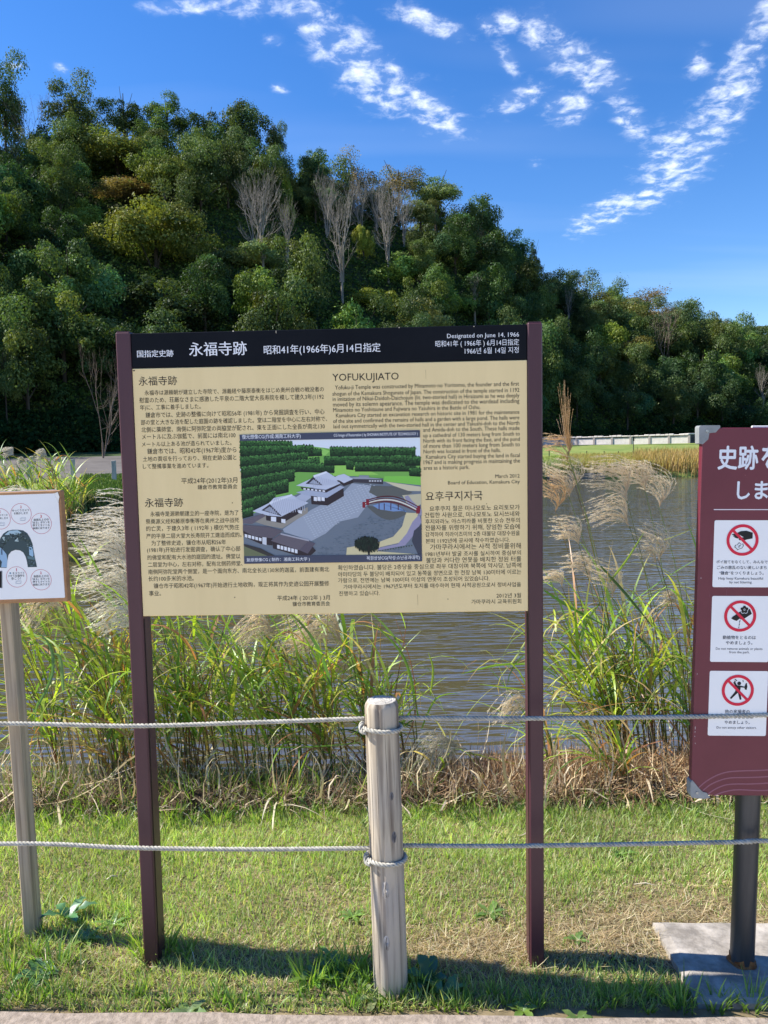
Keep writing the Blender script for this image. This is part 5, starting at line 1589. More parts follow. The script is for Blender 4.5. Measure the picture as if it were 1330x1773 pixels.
def art2(q, P, C):
    P([(-20, -28), (0, -40), (80, -62), (98, -20), (30, 26), (6, 30), (-10, 14)])
    for dx, dy in ((0, 0), (12, 12), (26, 20)):
        P([(-74 + dx, 22 + dy * .6), (-66 + dx, 8 + dy * .5), (-14 + dx * .7, -30 + dy), (2 + dx * .5, -12 + dy), (-54 + dx, 30 + dy * .6)], 1 + dx * .02)
    for i in range(5):
        a = math.pi / 2 + 2 * math.pi * i / 5
        C(34 + 21 * math.cos(a), -56 - 21 * math.sin(a), 17, 2 + i * .1, (.74, .78, .82)); C(34 + 20 * math.cos(a), -56 - 20 * math.sin(a), 14, 3 + i * .1)
    C(34, -56, 8, 4, (.74, .78, .82)); C(34, -56, 5, 5)
    for y0, y1 in ((36, 56), (64, 82), (90, 104)): P([(-2 - (y0 - 36) * .12, y0), (4 - (y0 - 36) * .12, y0), (2 - (y1 - 36) * .12, y1), (-4 - (y1 - 36) * .12, y1)], 1)
def art3(q, P, C):
    C(10, -60, 16)
    P([(-34, -72), (-26, -76), (-8, -44), (24, -40), (60, -32), (66, -40), (70, -28), (62, -22), (24, -26), (20, 6), (34, 78), (20, 84), (2, 20), (-52, 76), (-64, 68), (-22, 12), (-16, -10), (-24, -40), (-40, -66)])
    P([(56, -34), (62, -52), (68, -64), (76, -62), (76, -48), (80, -34), (74, -4), (58, -8)], 1)
    for a in (((-30, -92), (-22, -98), (-8, -84), (-12, -80)), ((-36, -80), (-32, -84), (-18, -74), (-20, -70)), ((36, -86), (46, -92), (40, -80)), ((38, -76), (50, -84), (42, -70))): P(list(a), 1)
card(1229.5, 1325, 899, 1013.5, (1277, 932.8), [('ポイ捨てをなくして、みんなで', 1232.5, 1319.8, 972.3), ('ごみの散乱のない美しいまち', 1233.6, 1318.2, 982), ('“鎌倉”をつくりましょう。', 1237, 1313, 991.5),
      ('Help keep Kamakura beautiful', 1236, 1312, 1000.2), ('by not littering.', 1254.9, 1293.5, 1006.7)], art1, 'white card forbidding litter, the uppermost of the cards on the maroon sign')
card(1225.5, 1321, 1028.2, 1141.2, (1273, 1062.5), [('動植物をとるのは', 1243.4, 1299.8, 1101.5), ('やめましょう。', 1248.9, 1293.9, 1110.6), ('Do not remove animals or plants', 1231.5, 1311, 1119.9), ('from the park.', 1254.4, 1289.3, 1126)],
     art2, 'white card forbidding flower picking, the middle one on the maroon sign')
card(1221.5, 1317, 1156, 1267.3, (1269, 1189.2), [('他の来場者の', 1246.9, 1289.3, 1227.8), ('迷惑になることは', 1240, 1295.5, 1237), ('やめましょう。', 1246.5, 1289.3, 1246.2), ('Do not annoy other visitors.', 1233, 1301, 1254.5)],
     art3, 'white card forbidding annoyance, the lowest one on the maroon sign, crossed by the rope')
mb = MB()
for (x, y, w, h, c) in ((175, 1365, 8, 5, (215, 205, 205)), (262, 1000, 1.6, 120, (120, 70, 84)), (395, 1462, 1.2, 50, (128, 80, 92)), (548, 500, 4, 6, (160, 110, 110)), (770, 1560, 1.5, 90, (126, 76, 90)), (250, 1500, 1.4, 30, (126, 76, 90))):
    a = sq(x, y); b = sq(x + w, y + h); flat(mb, [(a[0], a[1]), (b[0], a[1]), (b[0], b[1]), (a[0], b[1])], YO, lin(c))
for (x, y, w, h) in ((134, 1020, 6, 26), (132, 1060, 5, 12), (130, 1100, 5, 10), (134, 1160, 12, 10), (150, 560, 4, 10)):
    a = sq2(x, y); u_ = max(a[0], sx0); flat(mb, [(u_, a[1]), (u_ + .0012, a[1]), (u_ + .0009, a[1] - h * .0003), (u_, a[1] - h * .0003)], YO, lin((214, 206, 204)))
mb.build('surface_wear', M_print, sgn)

# concrete footing
fa = G(1130, 1606); fb = G(1330, 1607); fc = G(1203, 1738)
ux = (fb - fa); ux.z = 0; ux.normalize()
dep = .62; wid = .60
dv = (fc - fa); dv.z = 0
M_foot = noisy('footing_concrete', (.21, .19, .165), (.50, .46, .41), (11, 11, 11), .95, .9, dist=.006, detail=10, ramp=(.38, .66))
p = MB()
n = 22; vs = []; fs = []
uy = dv.normalized(); L_ = dv.length + .02
for j in range(n + 1):
    for i in range(n + 1):
        a = i / n * wid; b = j / n * L_
        e = min(i, n - i, j, n - j)
        z = .022 + .0012 * math.sin(i * 1.7) * math.sin(j * 1.3) - (.006 if e == 0 else 0)
        q = fa + ux * a + uy * b
        w_ = .0015 * math.sin(j * 2.1 + i) if e == 0 else 0
        vs.append((q.x + w_, q.y + w_, z))
for j in range(n):
    for i in range(n): fs.append((j * (n + 1) + i, (j + 1) * (n + 1) + i, (j + 1) * (n + 1) + i + 1, j * (n + 1) + i + 1))
p.add(vs, fs)
rim = [j * (n + 1) for j in range(n + 1)] + [n * (n + 1) + i for i in range(1, n + 1)] + [(n - j) * (n + 1) + n for j in range(1, n + 1)] + [n - i for i in range(1, n)]
low = [(vs[i][0], vs[i][1], -.15) for i in rim]; hi_ = [vs[i] for i in rim]; m_ = len(rim)
p.add(hi_ + low, [(i, i + m_, (i + 1) % m_ + m_, (i + 1) % m_) for i in range(m_)])
tag(p.build('concrete_footing', M_foot), 'rough pale concrete slab set in the grass under the maroon rules sign', 'footing')
def on_footing(x, y, mg=0.0):
    d = Vector((x, y, 0)) - Vector((fa.x, fa.y, 0))
    det = ux.x * uy.y - ux.y * uy.x
    a = (d.x * uy.y - d.y * uy.x) / det; b = (ux.x * d.y - ux.y * d.x) / det
    return -mg < a < wid + mg and -mg < b < L_ + mg

finish_lettering()
# ------------------------------------------------------------------ lawn
M_blade = foliage('grass_blade', transl=.48, gloss=.10, rough=.5)
def edge_y(x): return kerb_y(x) + .012
GREENS = [(.45, .60, .17), (.37, .54, .13), (.54, .63, .25), (.29, .46, .10), (.60, .60, .32)]
STRAW = [(.62, .51, .29), (.54, .44, .25), (.45, .35, .20), (.66, .57, .36)]
def lawn(name, n, x0, x1, y0, y1, hgt, wid, seed, straw=.25, thin=None, cols=GREENS, tilt=.5, bend=1.1):
    rng = np.random.default_rng(seed)
    x = rng.uniform(x0, x1, n); y = y0 + (y1 - y0) * rng.random(n)
    ey = kerb_y(x) + .01 + .02 * vnoise(x * 9, x * 4, 2)
    keep = y > ey
    # worn, dry patches along the line of the signs
    worn = np.exp(-((y - 2.20 - .05 * np.sin(x * 3)) / .16) ** 2) * (.5 + .5 * vnoise(x * 3.1 + 1, y * 5, 5)) + .35 * np.clip(vnoise(x * 2.3, y * 4.1, 9), 0, 1)
    worn += .75 * np.exp(-(((x - 1.0) / .42) ** 2 + ((y - 2.3) / .22) ** 2)) + .8 * np.exp(-(((x - .25) / .20) ** 2 + ((y - 2.2) / .09) ** 2))
    worn = np.clip(worn, 0, 1)
    keep &= rng.random(n) > worn * .12
    d0 = (x - fa.x) * uy.x + 0
    det = ux.x * uy.y - ux.y * uy.x
    a = ((x - fa.x) * uy.y - (y - fa.y) * uy.x) / det; b = (ux.x * (y - fa.y) - ux.y * (x - fa.x)) / det
    keep &= ~((a > -.012) & (a < wid_ + .01) & (b > -.01) & (b < L_ + .005))
    keep &= (x - FP.x) ** 2 + (y - FP.y) ** 2 > .048 ** 2
    x, y, worn = x[keep], y[keep], worn[keep]; n = len(x)
    B = np.stack([x, y, near_z(x, y) - .004], 1)
    c = pick(cols, n, .22)
    s = rng.random(n) < straw * .5 + worn * .7
    c[s] = pick(STRAW, int(s.sum()), .2)
    patch = (.86 + .22 * vnoise(x * 4.2, y * 5.1, 4))[:, None]; c = c * patch
    h = hgt * rng.uniform(.45, 1.25, n) * (1 + .35 * np.clip(vnoise(x * 5, y * 6, 7), -.6, 1)) * (1 - .55 * worn)
    V, F, C = ribbons(B, rng.uniform(0, 6.28, n), rng.uniform(.05, tilt, n), rng.uniform(0, bend, n) + s * .8, h, wid * rng.uniform(.6, 1.3, n), c, 3)
    return V, F, C
wid_ = wid
parts = [lawn('l', 120000, -1.9, 1.9, 1.95, 3.2, .034, .0032, 1), lawn('l', 9000, -1.9, 1.9, 1.95, 3.2, .062, .0042, 2, .08, tilt=.35),
         lawn('l', 46000, -1.7, 1.7, 1.95, 3.3, .030, .0030, 3, 1.2, tilt=1.5)]
V, F, C = join(parts)
tag(obj('lawn_grass', np_mesh('lawn_grass', V, F, C, M_blade)), 'short sunlit lawn grass with dry patches around the sign posts', 'grass', kind='stuff')
rng = np.random.default_rng(12); n = 9000
x = np.concatenate([rng.normal(1.0, .30, n // 3), rng.normal(.3, .22, n // 3), rng.uniform(-1.4, 1.5, n // 3)]); y = np.concatenate([rng.normal(2.30, .10, n // 3), rng.normal(2.22, .06, n // 3), rng.normal(2.22, .07, n // 3)])
ok = (y > kerb_y(x) + .02) & (y < 3) & np.array([not on_footing(a, b, .01) for a, b in zip(x, y)]) & ((x - FP.x) ** 2 + (y - FP.y) ** 2 > .052 ** 2)
x, y = x[ok], y[ok]; n = len(x)
V, F, C = ribbons(np.stack([x, y, near_z(x, y) + rng.uniform(0, .008, n)], 1), rng.uniform(0, 6.28, n), rng.uniform(1.2, 1.7, n), rng.normal(size=n) * .5, rng.uniform(.02, .07, n), rng.uniform(.0014, .0034, n), pick([(.62, .52, .33), (.52, .42, .25), (.42, .32, .19), (.68, .60, .42), (.30, .22, .13)], n, .2), 3)
tag(obj('dry_thatch', np_mesh('dry_thatch', V, F, C, M_blade)), 'dead dry straw lying over the worn patches of the lawn', 'straw', kind='stuff')
parts = [lawn('l', 14000, -6, -1.9, 1.95, 3.2, .04, .006, 4), lawn('l', 14000, 1.9, 6, 1.95, 3.2, .04, .006, 5)]
V, F, C = join(parts)
tag(obj('outer_lawn_grass', np_mesh('outer_lawn_grass', V, F, C, M_blade)), 'lawn grass running on beyond both edges of the photo', 'grass', kind='stuff')
# ragged longer grass along the kerb and round the posts
def tufts(spots, hgt, wid, seed, cols, per=34, rad=.03, tilt=.55, bend=1.0):
    rng = np.random.default_rng(seed); X = []
    for (x, y, k) in spots:
        m_ = int(per * k); a = rng.uniform(0, 6.28, m_); r_ = rad * np.sqrt(rng.random(m_)) * k
        X.append(np.stack([x + r_ * np.cos(a), y + r_ * np.sin(a), a, np.full(m_, k)], 1))
    X = np.concatenate(X); n = len(X)
    B = np.stack([X[:, 0], X[:, 1], near_z(X[:, 0], X[:, 1]) - .004], 1)
    return ribbons(B, X[:, 2] + rng.normal(size=n) * .5, rng.uniform(.05, tilt, n), rng.uniform(.1, bend, n), hgt * X[:, 3] * rng.uniform(.5, 1.2, n), wid * rng.uniform(.7, 1.3, n), pick(cols, n, .2), 4)
rg = random.Random(17)
DKG = [(.17, .31, .05), (.23, .38, .06), (.12, .23, .04), (.31, .42, .08)]
sp_ = []
for i in range(60):
    x = rg.uniform(-1.7, 1.7); sp_.append((x, kerb_y(x) + rg.uniform(.03, .10), rg.uniform(.4, .8)))
for (px, py) in ((20, 1690), (60, 1660), (10, 1640), (100, 1680), (255, 1655), (285, 1650), (320, 1655), (560, 1690), (590, 1700), (610, 1680), (640, 1690), (620, 1720), (530, 1700), (720, 1700), (1110, 1720), (1060, 1735), (1180, 1745), (1240, 1745), (1300, 1745)):
    g = G(px, py); sp_.append((g.x, g.y, rg.uniform(.8, 1.4)))
V, F, C = join([tufts(sp_, .085, .005, 1, DKG)])
tag(obj('kerb_grass', np_mesh('kerb_grass', V, F, C, M_blade)), 'ragged tufts of longer grass along the kerb and round the post feet', 'grass', kind='stuff')
sp_ = [(rg.uniform(-1.9, 1.9), rg.uniform(3.0, 3.2), rg.uniform(.5, 1.4)) for i in range(120)] + [(rg.uniform(-1.9, .2), rg.uniform(3.2, 3.6), rg.uniform(1.2, 2.6)) for i in range(75)] + [(rg.uniform(.2, 1.9), rg.uniform(3.2, 3.5), rg.uniform(1.0, 1.8)) for i in range(20)]
V, F, C = join([tufts(sp_, .075, .005, 2, DKG + [(.30, .40, .09)], per=22, rad=.05)])
tag(obj('bank_grass', np_mesh('bank_grass', V, F, C, M_blade)), 'taller green grass at the back of the lawn along the dry growth', 'grass', kind='stuff')

# soil clods and crumbs by the post feet
M_clod = noisy('soil_clod', (.05, .036, .024), (.12, .09, .06), (60, 60, 60), .95, .6, dist=.003)
mb = MB(); rg = random.Random(9)
for i in range(420):
    cx_, cy_, s = rg.choice([(720, 1683, 1.0), (745, 1690, 1.0), (600, 1680, .9), (570, 1675, .8), (1080, 1665, 1.1), (1050, 1650, 1.0), (700, 1668, .6), (1120, 1690, .8), (400, 1700, 1.0), (130, 1665, 1.0)])
    g = G(cx_ + rg.gauss(0, 22), cy_ + rg.gauss(0, 9)); r_ = rg.uniform(.003, .011) * s
    o_ = [(-1, 0, 0), (1, 0, 0), (0, -1, 0), (0, 1, 0), (0, 0, 1)]
    vs = [(g.x + a * r_ * rg.uniform(.6, 1.3), g.y + b * r_ * rg.uniform(.6, 1.3), near_z(g.x, g.y) - .001 + c * r_ * rg.uniform(.5, 1.1)) for a, b, c in o_]
    mb.add(vs, [(0, 2, 4), (2, 1, 4), (1, 3, 4), (3, 0, 4)])
tag(mb.build('soil_crumbs', M_clod), 'dark crumbs of bare soil around the foot of the log post', 'soil', kind='stuff')

# broad leaved weeds
M_weed = foliage('weed_leaf', transl=.3, gloss=.18, rough=.35)
def weed(x, y, n, L0, w, label, up=.9, col=(.10, .20, .035), lobed=False, seed=0, z=None):
    rg = random.Random(seed); T = empty('weed', Matrix.Translation((x, y, float(near_z(x, y)) if z is None else z)))
    tag(T, label, 'weed', 'broad leaved weeds in the lawn')
    for i in range(n):
        a = 6.283 * i / n + rg.uniform(-.4, .4); l = L0 * rg.uniform(.65, 1.15); el = up * rg.uniform(.5, 1.2)
        mb = MB(); vs = []; fs = []; ns = 7
        for k in range(ns + 1):
            s = k / ns; th = el - s * s * (el + .35)
            r_ = l * s * math.cos(el * .6); z_ = l * (math.sin(el) * s - .62 * s * s * math.sin(el)) + .004
            ww = w * (.22 + .78 * math.sin(math.pi * min(1, .12 + s * .86)) ** .8) * (1 - .96 * (s > .97))
            if lobed: ww *= 1 - .32 * (k % 2)
            sd_ = (-math.sin(a), math.cos(a))
            cx_, cy_ = r_ * math.cos(a), r_ * math.sin(a)
            vs += [(cx_ + sd_[0] * ww * .5, cy_ + sd_[1] * ww * .5, z_ + ww * .16 + .12 * ww * math.sin(k * 2 + i)), (cx_, cy_, z_), (cx_ - sd_[0] * ww * .5, cy_ - sd_[1] * ww * .5, z_ + ww * .16 - .12 * ww * math.sin(k * 2 + i))]
            if k:
                b = 3 * k; fs += [(b - 3, b - 2, b + 1, b), (b - 2, b - 1, b + 2, b + 1)]
        f = rg.uniform(.75, 1.3)
        mb.add(vs, fs, tuple(min(1, v * f * rg.uniform(.92, 1.08)) for v in col), smooth=True)
        mb.build('leaf', M_weed, T)
for i, (px, py, n_, L0, w, up, c, lob, lab) in enumerate((
        (118, 1590, 5, .13, .042, 1.25, (.10, .22, .09), True, 'weed with upright blue green lobed leaves just right of the square wooden post'),
        (150, 1625, 11, .075, .022, .5, (.17, .27, .05), True, 'flat spreading light green weed in front of the blue green one'),
        (195, 1600, 9, .07, .02, .6, (.15, .26, .05), True, 'spreading light green weed between the square post and the brown board post'),
        (70, 1684, 7, .08, .045, .5, (.07, .15, .05), False, 'round leaved dark weed in the shade at the lower left corner'),
        (742, 1698, 6, .11, .040, 1.2, (.05, .14, .03), False, 'dark green upright broad leaf weed just right of the log post foot'),
        (770, 1718, 7, .08, .034, .8, (.09, .18, .04), True, 'broad leaf weed at the lower right of the log post foot'),
        (650, 1722, 9, .07, .026, .35, (.24, .30, .14), True, 'pale flattened dusty weed at the lower left of the log post foot'),
        (590, 1668, 5, .085, .034, 1.1, (.07, .16, .04), False, 'small broad leaf weed left of the log post in front of bare soil'),
        (545, 1690, 8, .09, .022, .8, (.15, .27, .04), False, 'long leaved bright weed a little left of the log post'),
        (325, 1752, 6, .075, .028, .5, (.20, .28, .10), False, 'pale weed overhanging the kerb below the left board post'),
        (1000, 1765, 6, .06, .022, .6, (.12, .2, .04), False, 'small weed growing at the kerb below the right board post'),
        (905, 1748, 6, .06, .024, .6, (.13, .22, .04), False, 'small weed near the kerb left of the right board post'),
        (850, 1578, 8, .07, .018, .7, (.15, .26, .05), False, 'little clump of spiky weed in the lawn left of the right board post'),
        (610, 1580, 7, .06, .018, .7, (.16, .27, .05), True, 'little leafy weed in the lawn left of the log post'),
        (1075, 1475, 7, .08, .02, .8, (.12, .22, .04), True, 'leafy weed in the lawn just below the lower rope, left of the dark pole'),
        (1000, 1625, 8, .05, .018, .6, (.14, .24, .05), True, 'small leafy weed just right of the foot of the right board post'),
        (575, 1652, 6, .07, .02, .8, (.13, .24, .04), False, 'small upright weed behind the bare soil left of the log post'))):
    g = G(px, py + 6); weed(g.x, g.y, n_, L0 * .85, w * .85, lab, up, c, lob, seed=i)
# fallen straws and scraps on the lawn
M_straw = noisy('dry_straw', (.50, .43, .30), (.66, .60, .46), (30, 30, 30), .85)
for i, (xa, ya, xb, yb, w, lab) in enumerate(((1098, 1531, 1138, 1534, .004, 'dry pale straw lying on the lawn left of the dark pole'), (185, 1523, 203, 1517, .007, 'pale scrap of dry leaf on the lawn left of the brown post'),
        (330, 1640, 338, 1668, .003, 'dry straw stuck upright in the shaded grass right of the left board post'), (78, 1640, 80, 1668, .003, 'dry straw leaning by the square wooden post'))):
    a, b = G(xa, ya, .02), G(xb, yb, .02)
    q = MB(); m_ = (a + b) / 2 + Vector((0, 0, .008)); q.tube([a, m_, b], [w * .4, w * .5, w * .2], 5)
    tag(q.build('straw', M_straw), lab, 'straw', 'dry straws on the lawn')

# ------------------------------------------------------------------ dry growth along the bank
DRY = [(.26, .19, .12), (.40, .31, .21), (.17, .11, .07), (.54, .45, .33), (.11, .075, .05), (.32, .20, .12)]
M_dry = foliage('dry_grass', transl=.25, gloss=.05, through=(1.1, 1.0, .8))
def dry(n, x0, x1, y0, y1, zlo, zhi, L0, L1, w, seed, cols=DRY, prof=None):
    rng = np.random.default_rng(seed)
    x = rng.uniform(x0, x1, n); y = rng.uniform(y0, y1, n)
    hmax = zhi * (.62 + .38 * vnoise(x * 3, y * 3, 2) + .15 * vnoise(x * 9, y * 2, 3)) * np.clip((y - y0 + .06) / .22, .12, 1)
    z = near_z(x, y) + zlo + np.clip(hmax, .02, 1) * rng.random(n) ** 1.1
    B = np.stack([x, y, z], 1)
    return ribbons(B, rng.uniform(0, 6.28, n), rng.uniform(.7, 2.5, n), rng.normal(size=n) * 1.9, rng.uniform(L0, L1, n), w * rng.uniform(.5, 1.5, n), pick(cols, n, .25), 5)
parts = [dry(11000, -2.2, .95, 3.10, 3.62, .01, .13, .05, .20, .0038, 1), dry(6500, .15, 2.2, 3.12, 3.62, .01, .12, .06, .24, .0045, 2, [(.42, .29, .16), (.52, .40, .25), (.30, .19, .11), (.22, .13, .07)]),
         dry(1100, -2.2, 2.2, 3.08, 3.62, .02, .13, .15, .38, .009, 3, [(.60, .50, .34), (.66, .57, .41), (.50, .40, .24)]),
         dry(10000, .10, .62, 3.3, 3.62, .02, .22, .03, .09, .0026, 4, [(.42, .24, .13), (.52, .32, .18), (.34, .19, .10)]),
         dry(9000, .75, 1.6, 3.3, 3.66, .02, .17, .04, .12, .003, 5, [(.46, .29, .15), (.58, .42, .25), (.34, .20, .10)])]
V, F, C = join(parts)
tag(obj('dry_grass_bank', np_mesh('dry_grass_bank', V, F, C, M_dry)), 'tangled heap of brown and straw coloured dead grass along the bank', 'dry grass', kind='stuff')
rng = np.random.default_rng(77)

# ------------------------------------------------------------------ silver grass
M_sil = foliage('silver_grass_leaf', transl=.5, gloss=.12, rough=.45)
M_plume = foliage('plume', transl=.5, gloss=.05, through=(1.05, 1.0, .92))
LEAFG = [(.34, .50, .05), (.25, .40, .045), (.46, .58, .06), (.14, .26, .04), (.50, .52, .10)]
LEAFD = [(.45, .33, .14), (.50, .24, .10), (.40, .20, .09), (.52, .44, .24)]
def clump(x, y, r_, nstem, hgt, label, seed, leanx=-.15, dead=.14, group='silver grass clumps along the bank', wide=.012, perstem=6, zb=None, llen=.5):
    rng = np.random.default_rng(seed)
    z0 = float(near_z(x, y)) if zb is None else zb
    T = empty('silver_grass', Matrix.Translation((x, y, z0)))
    tag(T, label, 'silver grass', group)
    a = rng.uniform(0, 6.28, nstem); rr = r_ * np.sqrt(rng.random(nstem))
    bx = rr * np.cos(a); by = rr * np.sin(a) * .6
    H = hgt * rng.uniform(.55, 1.08, nstem)
    outx = bx * .7 / max(r_, .01) * .28 + leanx + rng.normal(size=nstem) * .10
    outy = by / max(r_, .01) * .10 + rng.normal(size=nstem) * .06
    # stems
    q = MB()
    for i in range(nstem):
        q.tube([(bx[i], by[i], -.05), (bx[i] + outx[i] * H[i] * .35, by[i] + outy[i] * H[i] * .4, H[i] * .5), (bx[i] + outx[i] * H[i], by[i] + outy[i] * H[i], H[i])], [.0032, .0026, .0012], 4,
               random.choice([(.24, .27, .06), (.42, .30, .12), (.34, .16, .08), (.3, .33, .09)]), cap=False)
    st_ = q.build('stems', M_sil, T); st_['kind'] = 'stuff'
    # leaves spring from the stems
    n = nstem * perstem
    si = rng.integers(0, nstem, n); f = np.where(rng.random(n) < .8, rng.uniform(.32, .95, n), rng.uniform(.05, .4, n))
    B = np.stack([bx[si] + outx[si] * H[si] * f ** 1.4, by[si] + outy[si] * H[si] * f, H[si] * f], 1)
    az = rng.uniform(0, 6.28, n); az = np.where(rng.random(n) < .45, math.pi + rng.normal(size=n) * .6, az)
    c = pick(LEAFG, n, .2); dd = rng.random(n) < dead + .75 * (f < .28); c[dd] = pick(LEAFD, int(dd.sum()), .2)
    tip = np.where(rng.random((n, 1)) < .3, np.array([[.5, .34, .12]]), c)
    V, F, C = ribbons(B, az, rng.uniform(.15, 1.1, n), rng.uniform(.2, 2.3, n) ** 1.2, llen * rng.uniform(.5, 1.3, n), wide * rng.uniform(.45, 1.35, n), c, 8, tipcol=tip, droop=1.5)
    o = obj('leaves', np_mesh('leaves', V, F, C, M_sil), T); o['kind'] = 'stuff'
    return T, z0
def plume(T, px, py, tx, ty, d, fan=.35, n=26, col=(.62, .52, .38), foot=None, brown=False, stem=True, seed=0, wid=1.0):
    """feathery head: its foot is seen at (px, py), its tips blow towards (tx, ty)"""
    rng = np.random.default_rng(seed + int(px))
    o0 = T.matrix_world.translation
    Bp = np.array(W(px, py, d) - o0); Tp = np.array(W(tx, ty, d) - o0); BT = Tp - Bp; Lh = np.linalg.norm(BT)
    Ph, Fh, Ch = [], [], []; nv = 0
    perp = np.array([-BT[2], 0, BT[0]]) / Lh
    if perp[2] < 0: perp = -perp
    if perp[2] < .15 and abs(perp[0]) > .9: perp = np.array([abs(perp[0]), 0, abs(perp[2])])
    S = 10; s = np.linspace(0, 1, S + 1)
    for k in range(int(n * (1.6 if px < 700 else 1.25))):
        t = rng.random()
        root = Bp + BT * .0 + perp * 0 + (BT * .10 + perp * Lh * .06) * t * 1.2
        cv_ = rng.normal() * .16
        e = BT * rng.uniform(.55, 1.06) * (1 - .18 * abs(t - .5)) + perp * Lh * fan * (t - .5) * 1.0 + rng.normal(size=3) * Lh * np.array([.018, .08, .018])
        up_ = perp * Lh * (.10 + .30 * t) * (1 + cv_) * (1.0 if not brown else -.12)
        P = root + e * s[:, None] + up_ * (np.sin(math.pi * s ** .8) * (1 - .3 * s))[:, None] + np.array([0, 0, (-.10 if not brown else 0) * Lh]) * (s ** 2.5)[:, None]
        P[:, 2] += .0015 * np.sin(s * 14 + k)
        d_ = np.gradient(P, axis=0); d_ /= np.linalg.norm(d_, axis=1)[:, None]
        side = np.cross(d_, np.array([0, 1, 0])); side /= np.linalg.norm(side, axis=1)[:, None] + 1e-9
        w = .0010 * (1 - s * .5)[:, None] * wid
        V = np.stack([P - side * w, P + side * w], 1).reshape(-1, 3)
        i = np.arange(S); F = np.stack([2 * i, 2 * i + 1, 2 * i + 3, 2 * i + 2], 1) + nv
        Ph.append(V); Fh.append(F); nv += len(V)
        base_c = np.array(col) * rng.uniform(.85, 1.2)
        Ch.append(np.repeat((base_c * np.array([1.0, .92, .8]))[None], S, 0))
        # hairs
        m_ = 64; u = rng.uniform(.08, 1, m_) ** .8; j = np.minimum((u * S).astype(int), S - 1); fr = (u * S - j)[:, None]
        Q = P[j] * (1 - fr) + P[j + 1] * fr; dq = d_[j]
        h = dq * .9 + rng.normal(size=(m_, 3)) * .27; h /= np.linalg.norm(h, axis=1)[:, None]
        hl = (.011 * rng.uniform(.6, 1.5, m_) * (.45 if brown else 1))[:, None]
        sd_ = np.cross(h, rng.normal(size=(m_, 3))); sd_ /= np.linalg.norm(sd_, axis=1)[:, None]
        ww = .00065 * wid
        V = np.stack([Q - sd_ * ww, Q + sd_ * ww, Q + h * hl + sd_ * ww * .5, Q + h * hl - sd_ * ww * .5], 1).reshape(-1, 3)
        Ph.append(V); Fh.append(np.arange(m_ * 4).reshape(m_, 4) + nv); nv += len(V)
        Ch.append(np.repeat(np.array(col)[None] * 1.12, m_, 0) * rng.uniform(.85, 1.2, (m_, 1)))
    me = np_mesh('plume', np.concatenate(Ph), np.concatenate(Fh), np.concatenate(Ch).clip(0, .92), M_plume)
    o = obj('plume', me, T)
    if stem:
        q = MB()
        ft = Vector((0, 0, 0)) if foot is None else (W(foot[0], foot[1], d) - o0)
        if foot is None:
            ft = Vector((Bp[0] + .20 * Bp[2] + rng.normal() * .03, rng.normal() * .05, -.02)); ft.x = max(-.32, min(.32, ft.x))
        B_ = Vector(Bp); mid = ft.lerp(B_, .5) + Vector((.05 * (ft.x - B_.x) + .03, 0, 0)); q3 = ft.lerp(B_, .8) + Vector((.03, 0, 0))
        q.tube([ft, mid, q3, B_, B_ + Vector(BT) * .08], [.0026, .0022, .0018, .0015, .0007], 5, random.choice([(.18, .24, .06), (.25, .26, .07), (.22, .16, .06)]))
        q.build('plume_stem', M_sil, T)

# right of the board
dR = 3.66
g1 = W(1090, 1380, dR); g2 = W(1165, 1390, dR)
TA, zA = clump(g1.x, 3.70, .15, 34, .78, 'silver grass clump with many plumes between the right board post and the maroon sign', 21, -.30, zb=-.08, perstem=6, wide=.0165)
TB, zB = clump(g2.x + .05, 3.72, .17, 32, .86, 'reddish stemmed silver grass clump right beside the edge of the maroon sign', 22, -.10, zb=-.08, dead=.22, perstem=5, wide=.0165)
GOLD = (.66, .50, .30); CRM = (.76, .67, .52)
for (T, px, py, tx, ty, fan, n_, c, br) in ((TA, 985, 786, 972, 668, .05, 20, (.50, .36, .20), True), (TA, 984, 790, 965, 716, .04, 5, (.48, .37, .24), True), (TA, 962, 886, 936, 822, .45, 22, GOLD, False),
        (TA, 986, 862, 942, 788, .35, 26, CRM, False), (TB, 1086, 868, 1008, 802, .42, 34, CRM, False), (TB, 1118, 852, 1064, 800, .40, 28, CRM, False), (TB, 1142, 880, 1104, 800, .30, 24, CRM, False),
        (TA, 1090, 912, 1012, 880, .42, 30, CRM, False), (TA, 1003, 944, 954, 902, .45, 24, CRM, False), (TA, 984, 800, 936, 756, .30, 18, GOLD, False),
        (TB, 1141, 972, 1106, 902, .30, 22, CRM, False), (TB, 1136, 975, 1096, 950, .3, 12, CRM, False), (TA, 1022, 1000, 972, 966, .4, 20, CRM, False), (TA, 1060, 1036, 1018, 968, .3, 22, CRM, False),
        (TB, 1172, 1046, 1142, 1030, .5, 16, CRM, False), (TA, 974, 1018, 938, 988, .35, 14, CRM, False)):
    plume(T, px, py, tx, ty, dR + random.uniform(-.05, .05), fan, n_, c, brown=br, seed=3)

